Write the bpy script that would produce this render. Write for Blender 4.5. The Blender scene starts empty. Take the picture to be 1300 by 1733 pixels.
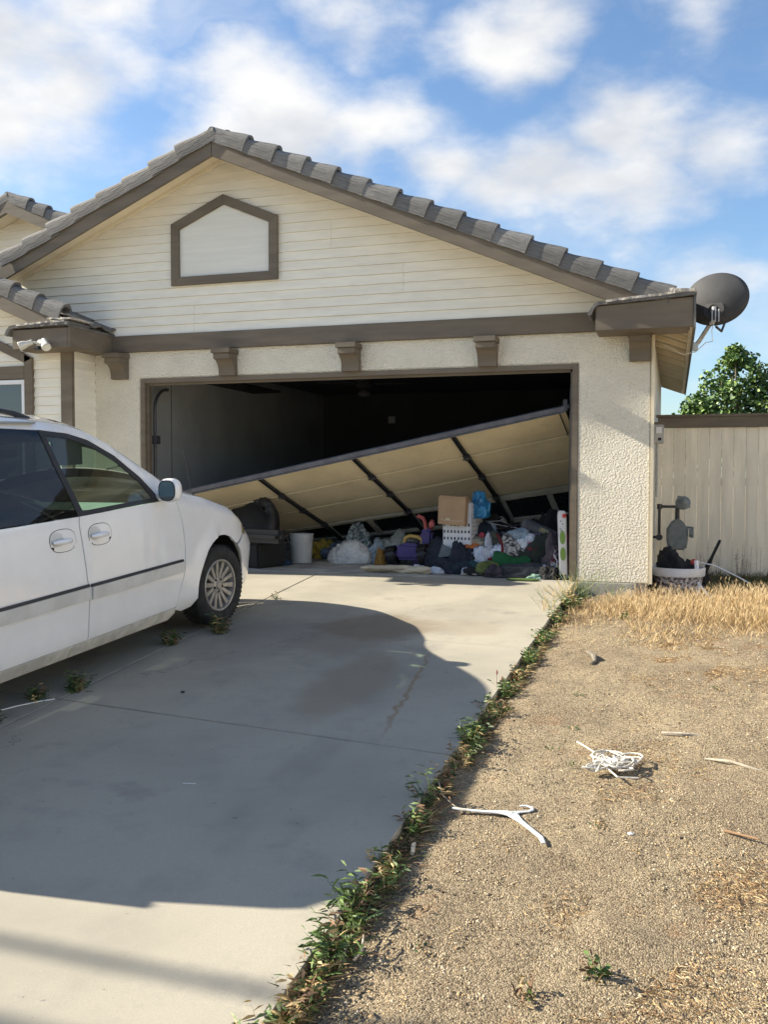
import bpy, bmesh, math, random
from mathutils import Vector, Matrix, noise
R=math.radians; PI=math.pi
sc=bpy.context.scene; COL=sc.collection
rnd=random.Random(7)
# ---------------------------------------------------------------- camera
cd=bpy.data.cameras.new('camera'); cam=bpy.data.objects.new('camera',cd); COL.objects.link(cam)
cd.sensor_fit='VERTICAL'; cd.sensor_height=24; cd.lens=21.634364; cd.clip_start=.05; cd.clip_end=2000
cr,cu,cb=(0.954081,0.299545,0.001068),(-0.012516,0.036303,0.999262),(0.299286,-0.953391,0.038385)
cam.matrix_world=Matrix(((cr[0],cu[0],cb[0],(5.9924,-9.5263,1.0669)[0]),(cr[1],cu[1],cb[1],(5.9924,-9.5263,1.0669)[1]),(cr[2],cu[2],cb[2],(5.9924,-9.5263,1.0669)[2]),(0,0,0,1)))
sc.camera=cam
sc.render.resolution_x=769; sc.render.resolution_y=1024
# ---------------------------------------------------------------- sun and sky
SUN_EL=30.4; SUN_AZ=5.4      # travels towards +x, slightly towards +y
a,e=R(SUN_AZ),R(SUN_EL)
sdir=Vector((math.cos(e)*math.cos(a),math.cos(e)*math.sin(a),-math.sin(e)))
sl=bpy.data.lights.new('sun','SUN'); sl.energy=5.0; sl.angle=R(.53); sl.color=(1,.915,.75)
so=bpy.data.objects.new('sun',sl); COL.objects.link(so); so.rotation_euler=sdir.to_track_quat('-Z','Y').to_euler(); so.location=(-20,-3,15)
w=bpy.data.worlds.new('World'); sc.world=w; w.use_nodes=True
nt=w.node_tree; N=nt.nodes; L=nt.links; N.clear()
out=N.new('ShaderNodeOutputWorld'); bg=N.new('ShaderNodeBackground'); bg.inputs[1].default_value=.081
sky=N.new('ShaderNodeTexSky'); sky.sky_type='NISHITA'; sky.sun_disc=False
sky.sun_elevation=R(SUN_EL); sky.sun_rotation=math.atan2(-sdir.x,-sdir.y); sky.air_density=1.1; sky.dust_density=.6; sky.ozone_density=2.2
def nmath(op,a,b=None,c=None,clamp=False,nodes=N,links=L):
    m=nodes.new('ShaderNodeMath'); m.operation=op; m.use_clamp=clamp
    for i,v in enumerate((a,b,c)):
        if v is None: continue
        if isinstance(v,(int,float)): m.inputs[i].default_value=v
        else: links.new(v,m.inputs[i])
    return m.outputs[0]
tc=N.new('ShaderNodeTexCoord')
nz=N.new('ShaderNodeTexNoise'); nz.inputs['Scale'].default_value=5; nz.inputs['Detail'].default_value=3; L.new(tc.outputs['Generated'],nz.inputs['Vector'])
sub=N.new('ShaderNodeVectorMath'); sub.operation='SUBTRACT'; L.new(nz.outputs['Color'],sub.inputs[0]); sub.inputs[1].default_value=(.5,.5,.5)
scl=N.new('ShaderNodeVectorMath'); scl.operation='SCALE'; L.new(sub.outputs[0],scl.inputs[0]); scl.inputs['Scale'].default_value=.22
add=N.new('ShaderNodeVectorMath'); add.operation='ADD'; L.new(tc.outputs['Generated'],add.inputs[0]); L.new(scl.outputs[0],add.inputs[1])
fb=N.new('ShaderNodeTexNoise'); fb.inputs['Scale'].default_value=6.5; fb.inputs['Detail'].default_value=11; fb.inputs['Roughness'].default_value=.58
fm=N.new('ShaderNodeMapping'); fm.inputs['Scale'].default_value=(1,1,2.0); L.new(tc.outputs['Generated'],fm.inputs[0]); L.new(fm.outputs[0],fb.inputs['Vector'])
CL=[((-.60,.71,.37),.13,1.2,1.25),((-.50,.77,.38),.07,1.6,.7),((-.39,.86,.34),.10,1.5,1.15),((-.31,.90,.33),.09,1.9,1.1),((-.24,.92,.31),.10,2.0,1.15),
    ((-.16,.94,.295),.12,2.0,1.1),((-.09,.94,.285),.10,2.0,1.0),((-.03,.94,.34),.075,1.6,1.05),((.03,.95,.325),.06,1.7,1.0),((-.28,.86,.43),.07,1.8,.9),((-.19,.88,.42),.08,2.0,.95),((-.50,.75,.45),.09,1.8,.9),
    ((-.45,.83,.31),.07,1.5,1.0),((.06,.98,.17),.07,1.5,.85),((.06,.90,.42),.07,2.4,.8),((.02,.99,.13),.09,2.6,.8),((-.35,.92,.10),.22,2.5,.9),
    ((.5,.8,.25),.25,2,.9),((.8,.4,.35),.3,2,.9),((-.9,.3,.3),.25,2,.9),((.4,-.8,.4),.3,2,.9),((-.3,-.8,.45),.25,2,.9),((.1,.3,.9),.25,1.,.8),((.9,-.3,.2),.25,2.2,.9),((-.75,-.5,.4),.25,1.8,.8)]
M=None
for c,r,an,wt in CL:
    s=N.new('ShaderNodeVectorMath'); s.operation='SUBTRACT'; L.new(add.outputs[0],s.inputs[0]); s.inputs[1].default_value=Vector(c).normalized()
    m=N.new('ShaderNodeVectorMath'); m.operation='MULTIPLY'; L.new(s.outputs[0],m.inputs[0]); m.inputs[1].default_value=(1/r,1/r,an/r)
    l=N.new('ShaderNodeVectorMath'); l.operation='LENGTH'; L.new(m.outputs[0],l.inputs[0])
    v=nmath('MULTIPLY',nmath('SUBTRACT',1.0,nmath('MULTIPLY',l.outputs['Value'],.62)),wt)
    M=v if M is None else nmath('MAXIMUM',M,v)
dens=nmath('ADD',M,nmath('MULTIPLY',nmath('SUBTRACT',fb.outputs['Fac'],.5),1.9))
mr=N.new('ShaderNodeMapRange'); mr.interpolation_type='SMOOTHSTEP'; L.new(dens,mr.inputs['Value'])
mr.inputs['From Min'].default_value=.14; mr.inputs['From Max'].default_value=1.05; mr.inputs['To Max'].default_value=.96
vn=N.new('ShaderNodeTexNoise'); vn.inputs['Scale'].default_value=2.6; vn.inputs['Detail'].default_value=8; vn.inputs['Roughness'].default_value=.6
vm_=N.new('ShaderNodeMapping'); vm_.inputs['Scale'].default_value=(1,1.3,3.2); vm_.inputs['Rotation'].default_value=(.2,.25,.3); L.new(add.outputs[0],vm_.inputs[0]); L.new(vm_.outputs[0],vn.inputs['Vector'])
vr=N.new('ShaderNodeMapRange'); vr.interpolation_type='SMOOTHSTEP'; L.new(vn.outputs['Fac'],vr.inputs['Value']); vr.inputs['From Min'].default_value=.42; vr.inputs['From Max'].default_value=.72; vr.inputs['To Max'].default_value=.38
ALPHA=nmath('MAXIMUM',mr.outputs[0],vr.outputs[0])
# cloud body tone: bright tops, greyer cores
cr_=N.new('ShaderNodeMixRGB'); cr_.inputs[1].default_value=(5.1,5.05,4.95,1); cr_.inputs[2].default_value=(3.7,3.8,4.0,1)
fb2=N.new('ShaderNodeTexNoise'); fb2.inputs['Scale'].default_value=7; fb2.inputs['Detail'].default_value=5; L.new(fm.outputs[0],fb2.inputs['Vector'])
g=N.new('ShaderNodeMapRange'); L.new(fb2.outputs['Fac'],g.inputs['Value']); g.inputs['From Min'].default_value=.45; g.inputs['From Max'].default_value=.68; L.new(g.outputs[0],cr_.inputs[0])
tint=N.new('ShaderNodeMixRGB'); tint.blend_type='MULTIPLY'; tint.inputs[0].default_value=1; L.new(sky.outputs[0],tint.inputs[1]); tint.inputs[2].default_value=(.78,.87,.96,1)
mx=N.new('ShaderNodeMixRGB'); L.new(ALPHA,mx.inputs[0]); L.new(tint.outputs[0],mx.inputs[1]); L.new(cr_.outputs[0],mx.inputs[2])
L.new(mx.outputs[0],bg.inputs[0]); L.new(bg.outputs[0],out.inputs[0])
sc.view_settings.view_transform='Standard'; sc.view_settings.look='None'; sc.view_settings.gamma=1; sc.view_settings.use_curve_mapping=False
sc.view_settings.exposure=1.33
sc.render.engine='CYCLES'
# ---------------------------------------------------------------- materials
RV={'grey_concrete_tile':.22,'cream_siding_paint':.025,'cream_fence_paint':.07,'brown_trim_paint':.05}
def mat(name,col,rough=.7,var=.0,vscale=3.,bump=0.,bscale=60.,bdist=.01,metal=0.,coat=0.,col2=None,ramp=(.4,.6),detail=6,voronoi=False,trans=0.,alpha=1.,spec=.5,sheen=0.,dirt=None,stretch=None):
    m=bpy.data.materials.new(name); m.use_nodes=True; t=m.node_tree; n=t.nodes; l=t.links
    b=n['Principled BSDF']; b.inputs['Roughness'].default_value=rough; b.inputs['Metallic'].default_value=metal
    b.inputs['Coat Weight'].default_value=coat; b.inputs['Transmission Weight'].default_value=trans; b.inputs['Alpha'].default_value=alpha
    b.inputs['Specular IOR Level'].default_value=spec; b.inputs['Sheen Weight'].default_value=sheen
    c=(*col,1); rand=RV.get(name,0); co=n.new('ShaderNodeTexCoord'); src=co.outputs['Object']
    if stretch:
        mp=n.new('ShaderNodeMapping'); mp.inputs['Scale'].default_value=stretch; l.new(src,mp.inputs[0]); src=mp.outputs[0]
    if var or col2:
        tx=n.new('ShaderNodeTexNoise'); tx.inputs['Scale'].default_value=vscale; tx.inputs['Detail'].default_value=detail; tx.inputs['Roughness'].default_value=.6; l.new(src,tx.inputs['Vector'])
        rp=n.new('ShaderNodeValToRGB'); rp.color_ramp.elements[0].position=ramp[0]; rp.color_ramp.elements[1].position=ramp[1]
        if col2: rp.color_ramp.elements[0].color=c; rp.color_ramp.elements[1].color=(*col2,1)
        else:
            rp.color_ramp.elements[0].color=(*[v*(1-var) for v in col],1); rp.color_ramp.elements[1].color=(*[min(1,v*(1+var)) for v in col],1)
        l.new(tx.outputs['Fac'],rp.inputs[0]); last=rp.outputs[0]
        if dirt:
            tx2=n.new('ShaderNodeTexNoise'); tx2.inputs['Scale'].default_value=dirt[1]; tx2.inputs['Detail'].default_value=8; tx2.inputs['Roughness'].default_value=.7; l.new(src,tx2.inputs['Vector'])
            r2=n.new('ShaderNodeValToRGB'); r2.color_ramp.elements[0].position=dirt[2]; r2.color_ramp.elements[1].position=dirt[3]; r2.color_ramp.elements[0].color=(0,0,0,1); r2.color_ramp.elements[1].color=(dirt[4],)*3+(1,)
            l.new(tx2.outputs['Fac'],r2.inputs[0]); mm=n.new('ShaderNodeMixRGB'); l.new(r2.outputs[0],mm.inputs[0]); l.new(last,mm.inputs[1]); mm.inputs[2].default_value=(*dirt[0],1); last=mm.outputs[0]
        if rand:
            oi=n.new('ShaderNodeObjectInfo'); hs=n.new('ShaderNodeHueSaturation'); l.new(nmath('ADD',nmath('MULTIPLY',oi.outputs['Random'],2*rand,None,False,n,l),1-rand,None,False,n,l),hs.inputs['Value']); l.new(last,hs.inputs['Color']); last=hs.outputs[0]
        l.new(last,b.inputs['Base Color'])
    else: b.inputs['Base Color'].default_value=c
    if bump:
        if voronoi: bt=n.new('ShaderNodeTexVoronoi'); o=bt.outputs['Distance']
        else: bt=n.new('ShaderNodeTexNoise'); bt.inputs['Detail'].default_value=4; o=bt.outputs['Fac']
        bt.inputs['Scale'].default_value=bscale; l.new(src,bt.inputs['Vector'])
        bp=n.new('ShaderNodeBump'); bp.inputs['Strength'].default_value=bump; bp.inputs['Distance'].default_value=bdist; l.new(o,bp.inputs['Height']); l.new(bp.outputs[0],b.inputs['Normal'])
    m['b']=1
    return m
# ---------------------------------------------------------------- geometry helpers
class B:
    def __init__(s): s.v=[]; s.f=[]; s.mi=[]; s.cur=0
    def add(s,vs,fs):
        o=len(s.v); s.v+= [tuple(v) for v in vs]; s.f+= [tuple(i+o for i in f) for f in fs]; s.mi+=[s.cur]*len(fs); return s
    def box(s,x0,x1,y0,y1,z0,z1,T=None):
        vs=[(x,y,z) for x in(x0,x1) for y in(y0,y1) for z in(z0,z1)]
        if T: vs=[T@Vector(v) for v in vs]
        return s.add(vs,[(0,1,3,2),(4,6,7,5),(0,4,5,1),(2,3,7,6),(0,2,6,4),(1,5,7,3)])
    def prism(s,poly,axis,a0,a1,T=None):
        """poly in the other two axes (in xyz order), extruded along axis"""
        n=len(poly)
        def mk(p,a):
            if axis=='y': return (p[0],a,p[1])
            if axis=='x': return (a,p[0],p[1])
            return (p[0],p[1],a)
        vs=[mk(p,a0) for p in poly]+[mk(p,a1) for p in poly]
        if T: vs=[T@Vector(v) for v in vs]
        return s.add(vs,[tuple(range(n)),tuple(range(2*n-1,n-1,-1))]+[(i,i+n,(i+1)%n+n,(i+1)%n) for i in range(n)])
    def tube(s,pts,r,seg=8,cap=True,taper=None):
        pts=[Vector(p) for p in pts]; rings=[]; up=None
        for i,p in enumerate(pts):
            t=(pts[min(i+1,len(pts)-1)]-pts[max(i-1,0)]).normalized()
            if up is None: up=t.orthogonal().normalized()
            up=(up-t*up.dot(t)).normalized(); sd=t.cross(up)
            rr=r if not taper else r*taper[min(i,len(taper)-1)]
            rings.append([p+(up*math.cos(2*PI*k/seg)+sd*math.sin(2*PI*k/seg))*rr for k in range(seg)])
        vs=[v for rg in rings for v in rg]; fs=[]
        for i in range(len(pts)-1):
            for k in range(seg): fs.append((i*seg+k,i*seg+(k+1)%seg,(i+1)*seg+(k+1)%seg,(i+1)*seg+k))
        if cap: fs+= [tuple(range(seg-1,-1,-1)),tuple((len(pts)-1)*seg+k for k in range(seg))]
        return s.add(vs,fs)
    def lathe(s,prof,seg=24,T=None,cap=False):
        """prof: (r,z) about z"""
        vs=[(r*math.cos(2*PI*k/seg),r*math.sin(2*PI*k/seg),z) for r,z in prof for k in range(seg)]
        if T: vs=[T@Vector(v) for v in vs]
        fs=[(i*seg+k,i*seg+(k+1)%seg,(i+1)*seg+(k+1)%seg,(i+1)*seg+k) for i in range(len(prof)-1) for k in range(seg)]
        if cap: fs+=[tuple(range(seg-1,-1,-1)),tuple((len(prof)-1)*seg+k for k in range(seg))]
        return s.add(vs,fs)
    def grid(s,fn,nu,nv):
        vs=[fn(i/nu,j/nv) for i in range(nu+1) for j in range(nv+1)]
        return s.add(vs,[(i*(nv+1)+j,(i+1)*(nv+1)+j,(i+1)*(nv+1)+j+1,i*(nv+1)+j+1) for i in range(nu) for j in range(nv)])
    def obj(s,name,m,parent=None,smooth=False,bevel=0,fix=True,loc=None,ang=40,weld=False):
        me=bpy.data.meshes.new(name); me.from_pydata(s.v,[],s.f)
        ms=m if isinstance(m,(list,tuple)) else [m]
        for q in ms: me.materials.append(q)
        if len(ms)>1: me.polygons.foreach_set('material_index',s.mi)
        if weld:
            bm=bmesh.new(); bm.from_mesh(me); bmesh.ops.remove_doubles(bm,verts=bm.verts[:],dist=.0005); bm.to_mesh(me); bm.free()
        if fix:
            bm=bmesh.new(); bm.from_mesh(me); bmesh.ops.recalc_face_normals(bm,faces=bm.faces[:])
            if bevel: bmesh.ops.bevel(bm,geom=[e for e in bm.edges if len(e.link_faces)==2 and e.calc_face_angle(0)>.6],offset=bevel,segments=2,affect='EDGES',clamp_overlap=True)
            bm.to_mesh(me); bm.free()
        if smooth:
            me.polygons.foreach_set('use_smooth',[True]*len(me.polygons))
            try: me.set_sharp_from_angle(angle=R(ang))
            except Exception: pass
        me.update(); o=bpy.data.objects.new(name,me); COL.objects.link(o)
        if parent: o.parent=parent
        if loc: o.location=loc
        return o
def inst(src,name,parent,loc=(0,0,0),rot=(0,0,0),scale=(1,1,1)):
    o=bpy.data.objects.new(name,src.data); COL.objects.link(o); o.parent=parent; o.location=loc; o.rotation_euler=rot; o.scale=scale; return o
def tag(o,label=None,cat=None,group=None,kind=None):
    if label:o['label']=label
    if cat:o['category']=cat
    if group:o['group']=group
    if kind:o['kind']=kind
    return o
def thing(name,label,cat,loc=(0,0,0),rot=(0,0,0),group=None):
    o=bpy.data.objects.new(name,None); COL.objects.link(o); o.location=loc; o.rotation_euler=rot; o.empty_display_size=.2
    return tag(o,label,cat,group)
def nzv(v,s=1,seed=0): return noise.noise(Vector((v[0]*s+seed*7.3,v[1]*s-seed*3.1,v[2]*s+seed*1.7)))
# ================================================================= materials
M_={}
def concrete():
    m=bpy.data.materials.new('concrete'); m.use_nodes=True; t=m.node_tree; n=t.nodes; l=t.links; b=n['Principled BSDF']; b.inputs['Roughness'].default_value=.82
    co=n.new('ShaderNodeTexCoord').outputs['Object']
    def nm(op,a,c=None,d=None,clamp=False): return nmath(op,a,c,d,clamp,n,l)
    def noi(s,d=6,r=.6,vec=co):
        q=n.new('ShaderNodeTexNoise'); q.inputs['Scale'].default_value=s; q.inputs['Detail'].default_value=d; q.inputs['Roughness'].default_value=r; l.new(vec,q.inputs['Vector']); return q.outputs['Fac']
    def rng(v,a,bb,c=0.,d=1.):
        q=n.new('ShaderNodeMapRange'); q.interpolation_type='SMOOTHSTEP'; l.new(v,q.inputs['Value']); q.inputs['From Min'].default_value=a; q.inputs['From Max'].default_value=bb; q.inputs['To Min'].default_value=c; q.inputs['To Max'].default_value=d; return q.outputs[0]
    def mixc(f,a,c,bt='MIX'):
        q=n.new('ShaderNodeMixRGB'); q.blend_type=bt
        for i,v in enumerate((f,a,c)):
            if isinstance(v,tuple): q.inputs[i].default_value=(*v,1)
            elif isinstance(v,float): q.inputs[i].default_value=v
            else: l.new(v,q.inputs[i])
        return q.outputs[0]
    big=noi(.9,5,.55); mid=noi(4,8,.65); fine=noi(160,3,.6)
    c=mixc(rng(big,.35,.68),(.385,.350,.278),(.295,.27,.215))
    c=mixc(rng(mid,.52,.74,0,.45),c,(.235,.22,.19))
    c=mixc(rng(fine,.3,.75,0,.5),c,(.27,.255,.22))
    # dark mottled blotches
    c=mixc(rng(noi(2.1,5,.6),.56,.72,0,.5),c,(.185,.175,.155))
    sep=n.new('ShaderNodeSeparateXYZ'); l.new(co,sep.inputs[0]); X,Y=sep.outputs[0],sep.outputs[1]
    def ell(cx,cy,rx,ry,nzs=3.,amt=.9):
        dx=nm('DIVIDE',nm('SUBTRACT',X,cx),rx); dy=nm('DIVIDE',nm('SUBTRACT',Y,cy),ry)
        d=nm('SQRT',nm('ADD',nm('MULTIPLY',dx,dx),nm('MULTIPLY',dy,dy)))
        d=nm('ADD',d,nm('MULTIPLY',nm('SUBTRACT',noi(nzs,5,.6),.5),amt)); return rng(d,1.05,.55)
    c=mixc(nm('MULTIPLY',ell(3.75,-2.55,.62,.55),.62),c,(.16,.115,.07))
    c=mixc(nm('MULTIPLY',ell(3.65,-2.9,.5,.75),.35),c,(.17,.13,.09))
    c=mixc(nm('MULTIPLY',ell(4.1,-4.2,.28,.9),.38),c,(.20,.145,.085))
    c=mixc(nm('MULTIPLY',ell(4.45,-2.45,.35,.35),.3),c,(.2,.15,.09))
    c=mixc(nm('MULTIPLY',ell(3.0,-3.2,.5,.9),.4),c,(.16,.15,.14))
    # thin rusty trail
    wob=nm('MULTIPLY',nm('SUBTRACT',noi(6,5,.6),.5),.16)
    tx=nm('ADD',nm('ADD',X,wob),nm('MULTIPLY',Y,.12)); dd=nm('ABSOLUTE',nm('SUBTRACT',tx,3.985))
    msk=nm('MULTIPLY',rng(dd,.020,.006),nm('MULTIPLY',rng(Y,-5.3,-4.6),rng(Y,-3.25,-3.5)))
    c=mixc(nm('MULTIPLY',msk,.6),c,(.22,.13,.05))
    # drifts of fine dirt, hairline cracks, tyre marks
    c=mixc(rng(noi(7,9,.75),.58,.72,0,.35),c,(.21,.19,.155))
    wv=nm('MULTIPLY',nm('SUBTRACT',noi(2.2,7,.65),.5),.9)
    for (cx_,k_,y0_,y1_) in((3.1,.25,-8.2,-5.4),(3.4,-.5,-4.6,-1.2)):
        d_=nm('ABSOLUTE',nm('SUBTRACT',nm('ADD',nm('ADD',X,wv),nm('MULTIPLY',Y,k_)),cx_+k_*(y0_+y1_)/2))
        c=mixc(nm('MULTIPLY',rng(d_,.006,.002),nm('MULTIPLY',rng(Y,y0_,y0_+.3),rng(Y,y1_,y1_-.3))),c,(.14,.125,.10))
    for tx_ in(3.25,4.35):
        d_=nm('ABSOLUTE',nm('SUBTRACT',nm('ADD',X,nm('MULTIPLY',wv,.12)),tx_)); c=mixc(nm('MULTIPLY',rng(d_,.13,.05),rng(noi(3.3,5,.6),.35,.7,0,.28)),c,(.19,.18,.16))
    # specks
    c=mixc(rng(noi(28,2,.5),.74,.78,0,.6),c,(.1,.095,.09))
    l.new(c,b.inputs['Base Color'])
    bp=n.new('ShaderNodeBump'); bp.inputs['Strength'].default_value=.25; bp.inputs['Distance'].default_value=.003; l.new(noi(220,4,.6),bp.inputs['Height']); l.new(bp.outputs[0],b.inputs['Normal'])
    return m
def soil():
    m=bpy.data.materials.new('dirt'); m.use_nodes=True; t=m.node_tree; n=t.nodes; l=t.links; b=n['Principled BSDF']; b.inputs['Roughness'].default_value=.95
    co=n.new('ShaderNodeTexCoord').outputs['Object']
    def noi(s,d=6,r=.6):
        q=n.new('ShaderNodeTexNoise'); q.inputs['Scale'].default_value=s; q.inputs['Detail'].default_value=d; q.inputs['Roughness'].default_value=r; l.new(co,q.inputs['Vector']); return q.outputs['Fac']
    def rng(v,a,bb,c=0.,d=1.):
        q=n.new('ShaderNodeMapRange'); q.interpolation_type='SMOOTHSTEP'; l.new(v,q.inputs['Value']); q.inputs['From Min'].default_value=a; q.inputs['From Max'].default_value=bb; q.inputs['To Min'].default_value=c; q.inputs['To Max'].default_value=d; return q.outputs[0]
    def mixc(f,a,c):
        q=n.new('ShaderNodeMixRGB')
        for i,v in enumerate((f,a,c)):
            if isinstance(v,tuple): q.inputs[i].default_value=(*v,1)
            else: l.new(v,q.inputs[i])
        return q.outputs[0]
    c=mixc(rng(noi(1.1,7,.65),.40,.60),(.36,.285,.175),(.235,.178,.108))
    c=mixc(rng(noi(4.5,6,.65),.55,.72,0,.7),c,(.135,.098,.055))
    c=mixc(rng(noi(3.,6,.7),.56,.70,0,.75),c,(.25,.135,.06))
    v=n.new('ShaderNodeTexVoronoi'); v.inputs['Scale'].default_value=170; l.new(co,v.inputs['Vector'])
    v2=n.new('ShaderNodeTexVoronoi'); v2.inputs['Scale'].default_value=420; l.new(co,v2.inputs['Vector'])
    bw=n.new('ShaderNodeRGBToBW'); l.new(v.outputs['Color'],bw.inputs[0])
    c=mixc(rng(noi(1.9,6,.7),.55,.68,0,.6),c,(.40,.31,.19))
    c=mixc(rng(bw.outputs[0],.55,.8,0,.55),c,(.46,.37,.25))
    c=mixc(rng(bw.outputs[0],.48,.25,0,.75),c,(.09,.065,.04))
    l.new(c,b.inputs['Base Color'])
    ad=nmath('ADD',nmath('MULTIPLY',v.outputs['Distance'],1.,None,False,n,l),nmath('MULTIPLY',v2.outputs['Distance'],.4,None,False,n,l),None,False,n,l)
    ad=nmath('ADD',ad,nmath('MULTIPLY',noi(26,5,.6),-1.6,None,False,n,l),None,False,n,l)
    bp=n.new('ShaderNodeBump'); bp.inputs['Strength'].default_value=.9; bp.inputs['Distance'].default_value=.007; bp.invert=True; l.new(ad,bp.inputs['Height']); l.new(bp.outputs[0],b.inputs['Normal'])
    return m
mC=concrete(); mSoil=soil()
mCf=mat('foundation_concrete',(.34,.30,.25),.9,.2,8,bump=.5,bscale=90,bdist=.006)
mFloor=mat('garage_floor_concrete',(.36,.345,.31),.8,.25,2.5,bump=.2,bscale=120,bdist=.003)
mStucco=mat('cream_stucco',(.82,.765,.64),.92,.05,1.5,bump=1.,bscale=48,bdist=.040)
mSiding=mat('cream_siding_paint',(.83,.79,.685),.75,.04,2.2,bump=.15,bscale=20,bdist=.003,stretch=(1,1,6),dirt=((.55,.47,.34),1.4,.6,.8,.35))
mSiding2=mat('pale_panel_paint',(.74,.73,.67),.8,.03,3,bump=.15,bscale=30,bdist=.002,stretch=(.3,1,6))
mSoff=mat('cream_soffit_paint',(.74,.66,.50),.8,.06,2)
mSheath=mat('building_paper',(.30,.27,.22),.9)
mTrim=mat('brown_trim_paint',(.150,.122,.090),.7,.12,3,bump=.15,bscale=40,bdist=.003,stretch=(.4,1,3),dirt=((.22,.19,.15),3,.6,.75,.35))
mTile=mat('grey_concrete_tile',(.165,.160,.155),.92,.18,3,bump=.9,bscale=9,bdist=.014,stretch=(.8,7,9),dirt=((.27,.255,.235),9,.55,.7,.4))
mTile2=mat('dark_concrete_tile',(.13,.125,.12),.95,.2,6,bump=.7,bscale=60,bdist=.01)
mMortar=mat('pale_mortar',(.40,.37,.33),.95,.25,14,bump=.8,bscale=60,bdist=.01)
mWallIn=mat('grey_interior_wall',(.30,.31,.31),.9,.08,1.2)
mWallDk=mat('shade_dark_interior_wall',(.06,.062,.065),.9,.1,1.2)  # garage gloom put into the colour, far darker than the grey side wall
mBlack=mat('black_matte',(.012,.012,.013),.8)
mDarkMetal=mat('dark_steel',(.055,.055,.06),.5,.2,9,metal=.4)
mGlass=mat('window_glass',(.04,.055,.07),.04,metal=0,spec=.9)
mVinyl=mat('white_vinyl',(.75,.76,.78),.45)
# ================================================================= setting
def gz(x,y):
    yy=max(-13.,min(0.,y)); return -.13+.0025*yy if yy>-2 else .05*yy-.035
def axis_vals(lo,hi,fl,fh,fine,coarse):
    v=[];x=lo
    while x<fl: v.append(x); x+=max(fine,min(coarse,(fl-x)*.45))
    x=fl
    while x<fh: v.append(x); x+=fine
    while x<hi: v.append(x); x+=max(fine,min(coarse,(x-fh)*.45+fine))
    v.append(hi); return v
def relief(x,y): return .022*nzv((x,y,0),1.3,1)+.016*nzv((x,y,0),4,2)+.010*nzv((x,y,0),11,3)+.004*nzv((x,y,0),30,4)
xs=axis_vals(-600,600,4.7,8.6,.035,150); ys=axis_vals(-600,600,-8.9,2.5,.04,150)
b=B()
vs=[]
for x in xs:
    for y in ys:
        z=gz(x,y)
        if 4.6<x<9 and -9<y<3:
            z+=relief(x,y)
            z-=.02*math.exp(-((x-5.05)/.12)**2)
            z+=.045*math.exp(-((x-5.87)**2+(y+6.62)**2)/.012)*.7
        vs.append((x,y,z))
ny=len(ys); b.add(vs,[(i*ny+j,(i+1)*ny+j,(i+1)*ny+j+1,i*ny+j+1) for i in range(len(xs)-1) for j in range(ny-1)
   if not(xs[i]>-.5 and xs[i+1]<4.9 and False)])
g=b.obj('ground',mSoil,smooth=True,fix=False); tag(g,kind='structure')
# driveway of separate slabs
drv=bpy.data.objects.new('driveway',None); COL.objects.link(drv); tag(drv,kind='structure')
def J(y): return 2.25-.06*y
def E(y): return 5.055+.012*y if y>-6 else 4.983+.004*(y+6)
def Tv(x): return -4.95-.127*(x-2.55)
def slab(poly):
    # refine edges with small irregularity, tilted top
    pts=[]
    n=len(poly)
    for i in range(n):
        p,q=Vector(poly[i]),Vector(poly[(i+1)%n]); L_=(q-p).length; k=max(1,int(L_/.12)); nn=Vector((-(q-p).y,(q-p).x)).normalized()
        for j in range(k):
            s=p+(q-p)*j/k
            if j: s=s+nn*(.004*nzv((s.x,s.y,0),6,5)+.003*(rnd.random()-.5))
            pts.append(s)
    bb=B(); n=len(pts)
    ins=[]
    c=sum(pts,Vector((0,0)))/n
    for i,p in enumerate(pts):
        t=(pts[(i+1)%n]-pts[i-1]).normalized(); nn=Vector((-t.y,t.x))
        if nn.dot(c-p)<0: nn=-nn
        ins.append(p+nn*.003)
    z=lambda p:.05*p.y
    vs=[(p.x,p.y,z(p)) for p in ins]+[(p.x,p.y,z(p)-.004) for p in pts]+[(p.x,p.y,z(p)-.13) for p in pts]
    fs=[tuple(range(n))]+[(i,(i+1)%n,n+(i+1)%n,n+i) for i in range(n)]+[(n+i,n+(i+1)%n,2*n+(i+1)%n,2*n+i) for i in range(n)]
    bb.add(vs,fs); return bb.obj('concrete_slab',mC,drv)
g_=.007
slab([(J(-.03)+g_,-.03),(E(0),-.03),(E(-5.2),Tv(5.)+g_),(J(-4.95)+g_,Tv(2.55)+g_)])
slab([(J(-4.95)+g_,Tv(2.55)-g_),(E(-5.3),Tv(5.)-g_),(E(-13),-13),(J(-13)+g_,-13)])
slab([(-.9,-.03),(J(-.03)-g_,-.03),(J(-4.95)-g_,Tv(2.55)+g_),(-.9,Tv(-.9)+g_)])
slab([(-.9,Tv(-.9)-g_),(J(-4.95)-g_,Tv(2.55)-g_),(J(-13)-g_,-13),(-.9,-13)])
fl=B().box(-.02,5.65,-.022,6,-.15,0).obj('garage_floor',mFloor,bevel=.006); tag(fl,kind='structure')
mJoint=mat('joint_dirt',(.03,.026,.02),.95,.3,30,bump=.5,bscale=90,bdist=.004)
b=B(); b.add([(J(-.03)-.006,-.03,-.012),(J(-.03)+.006,-.03,-.012),(J(-13)+.006,-13,-.662),(J(-13)-.006,-13,-.662)],[(0,1,2,3)]); b.obj('joint_filler',mJoint,drv,fix=False)
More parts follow.
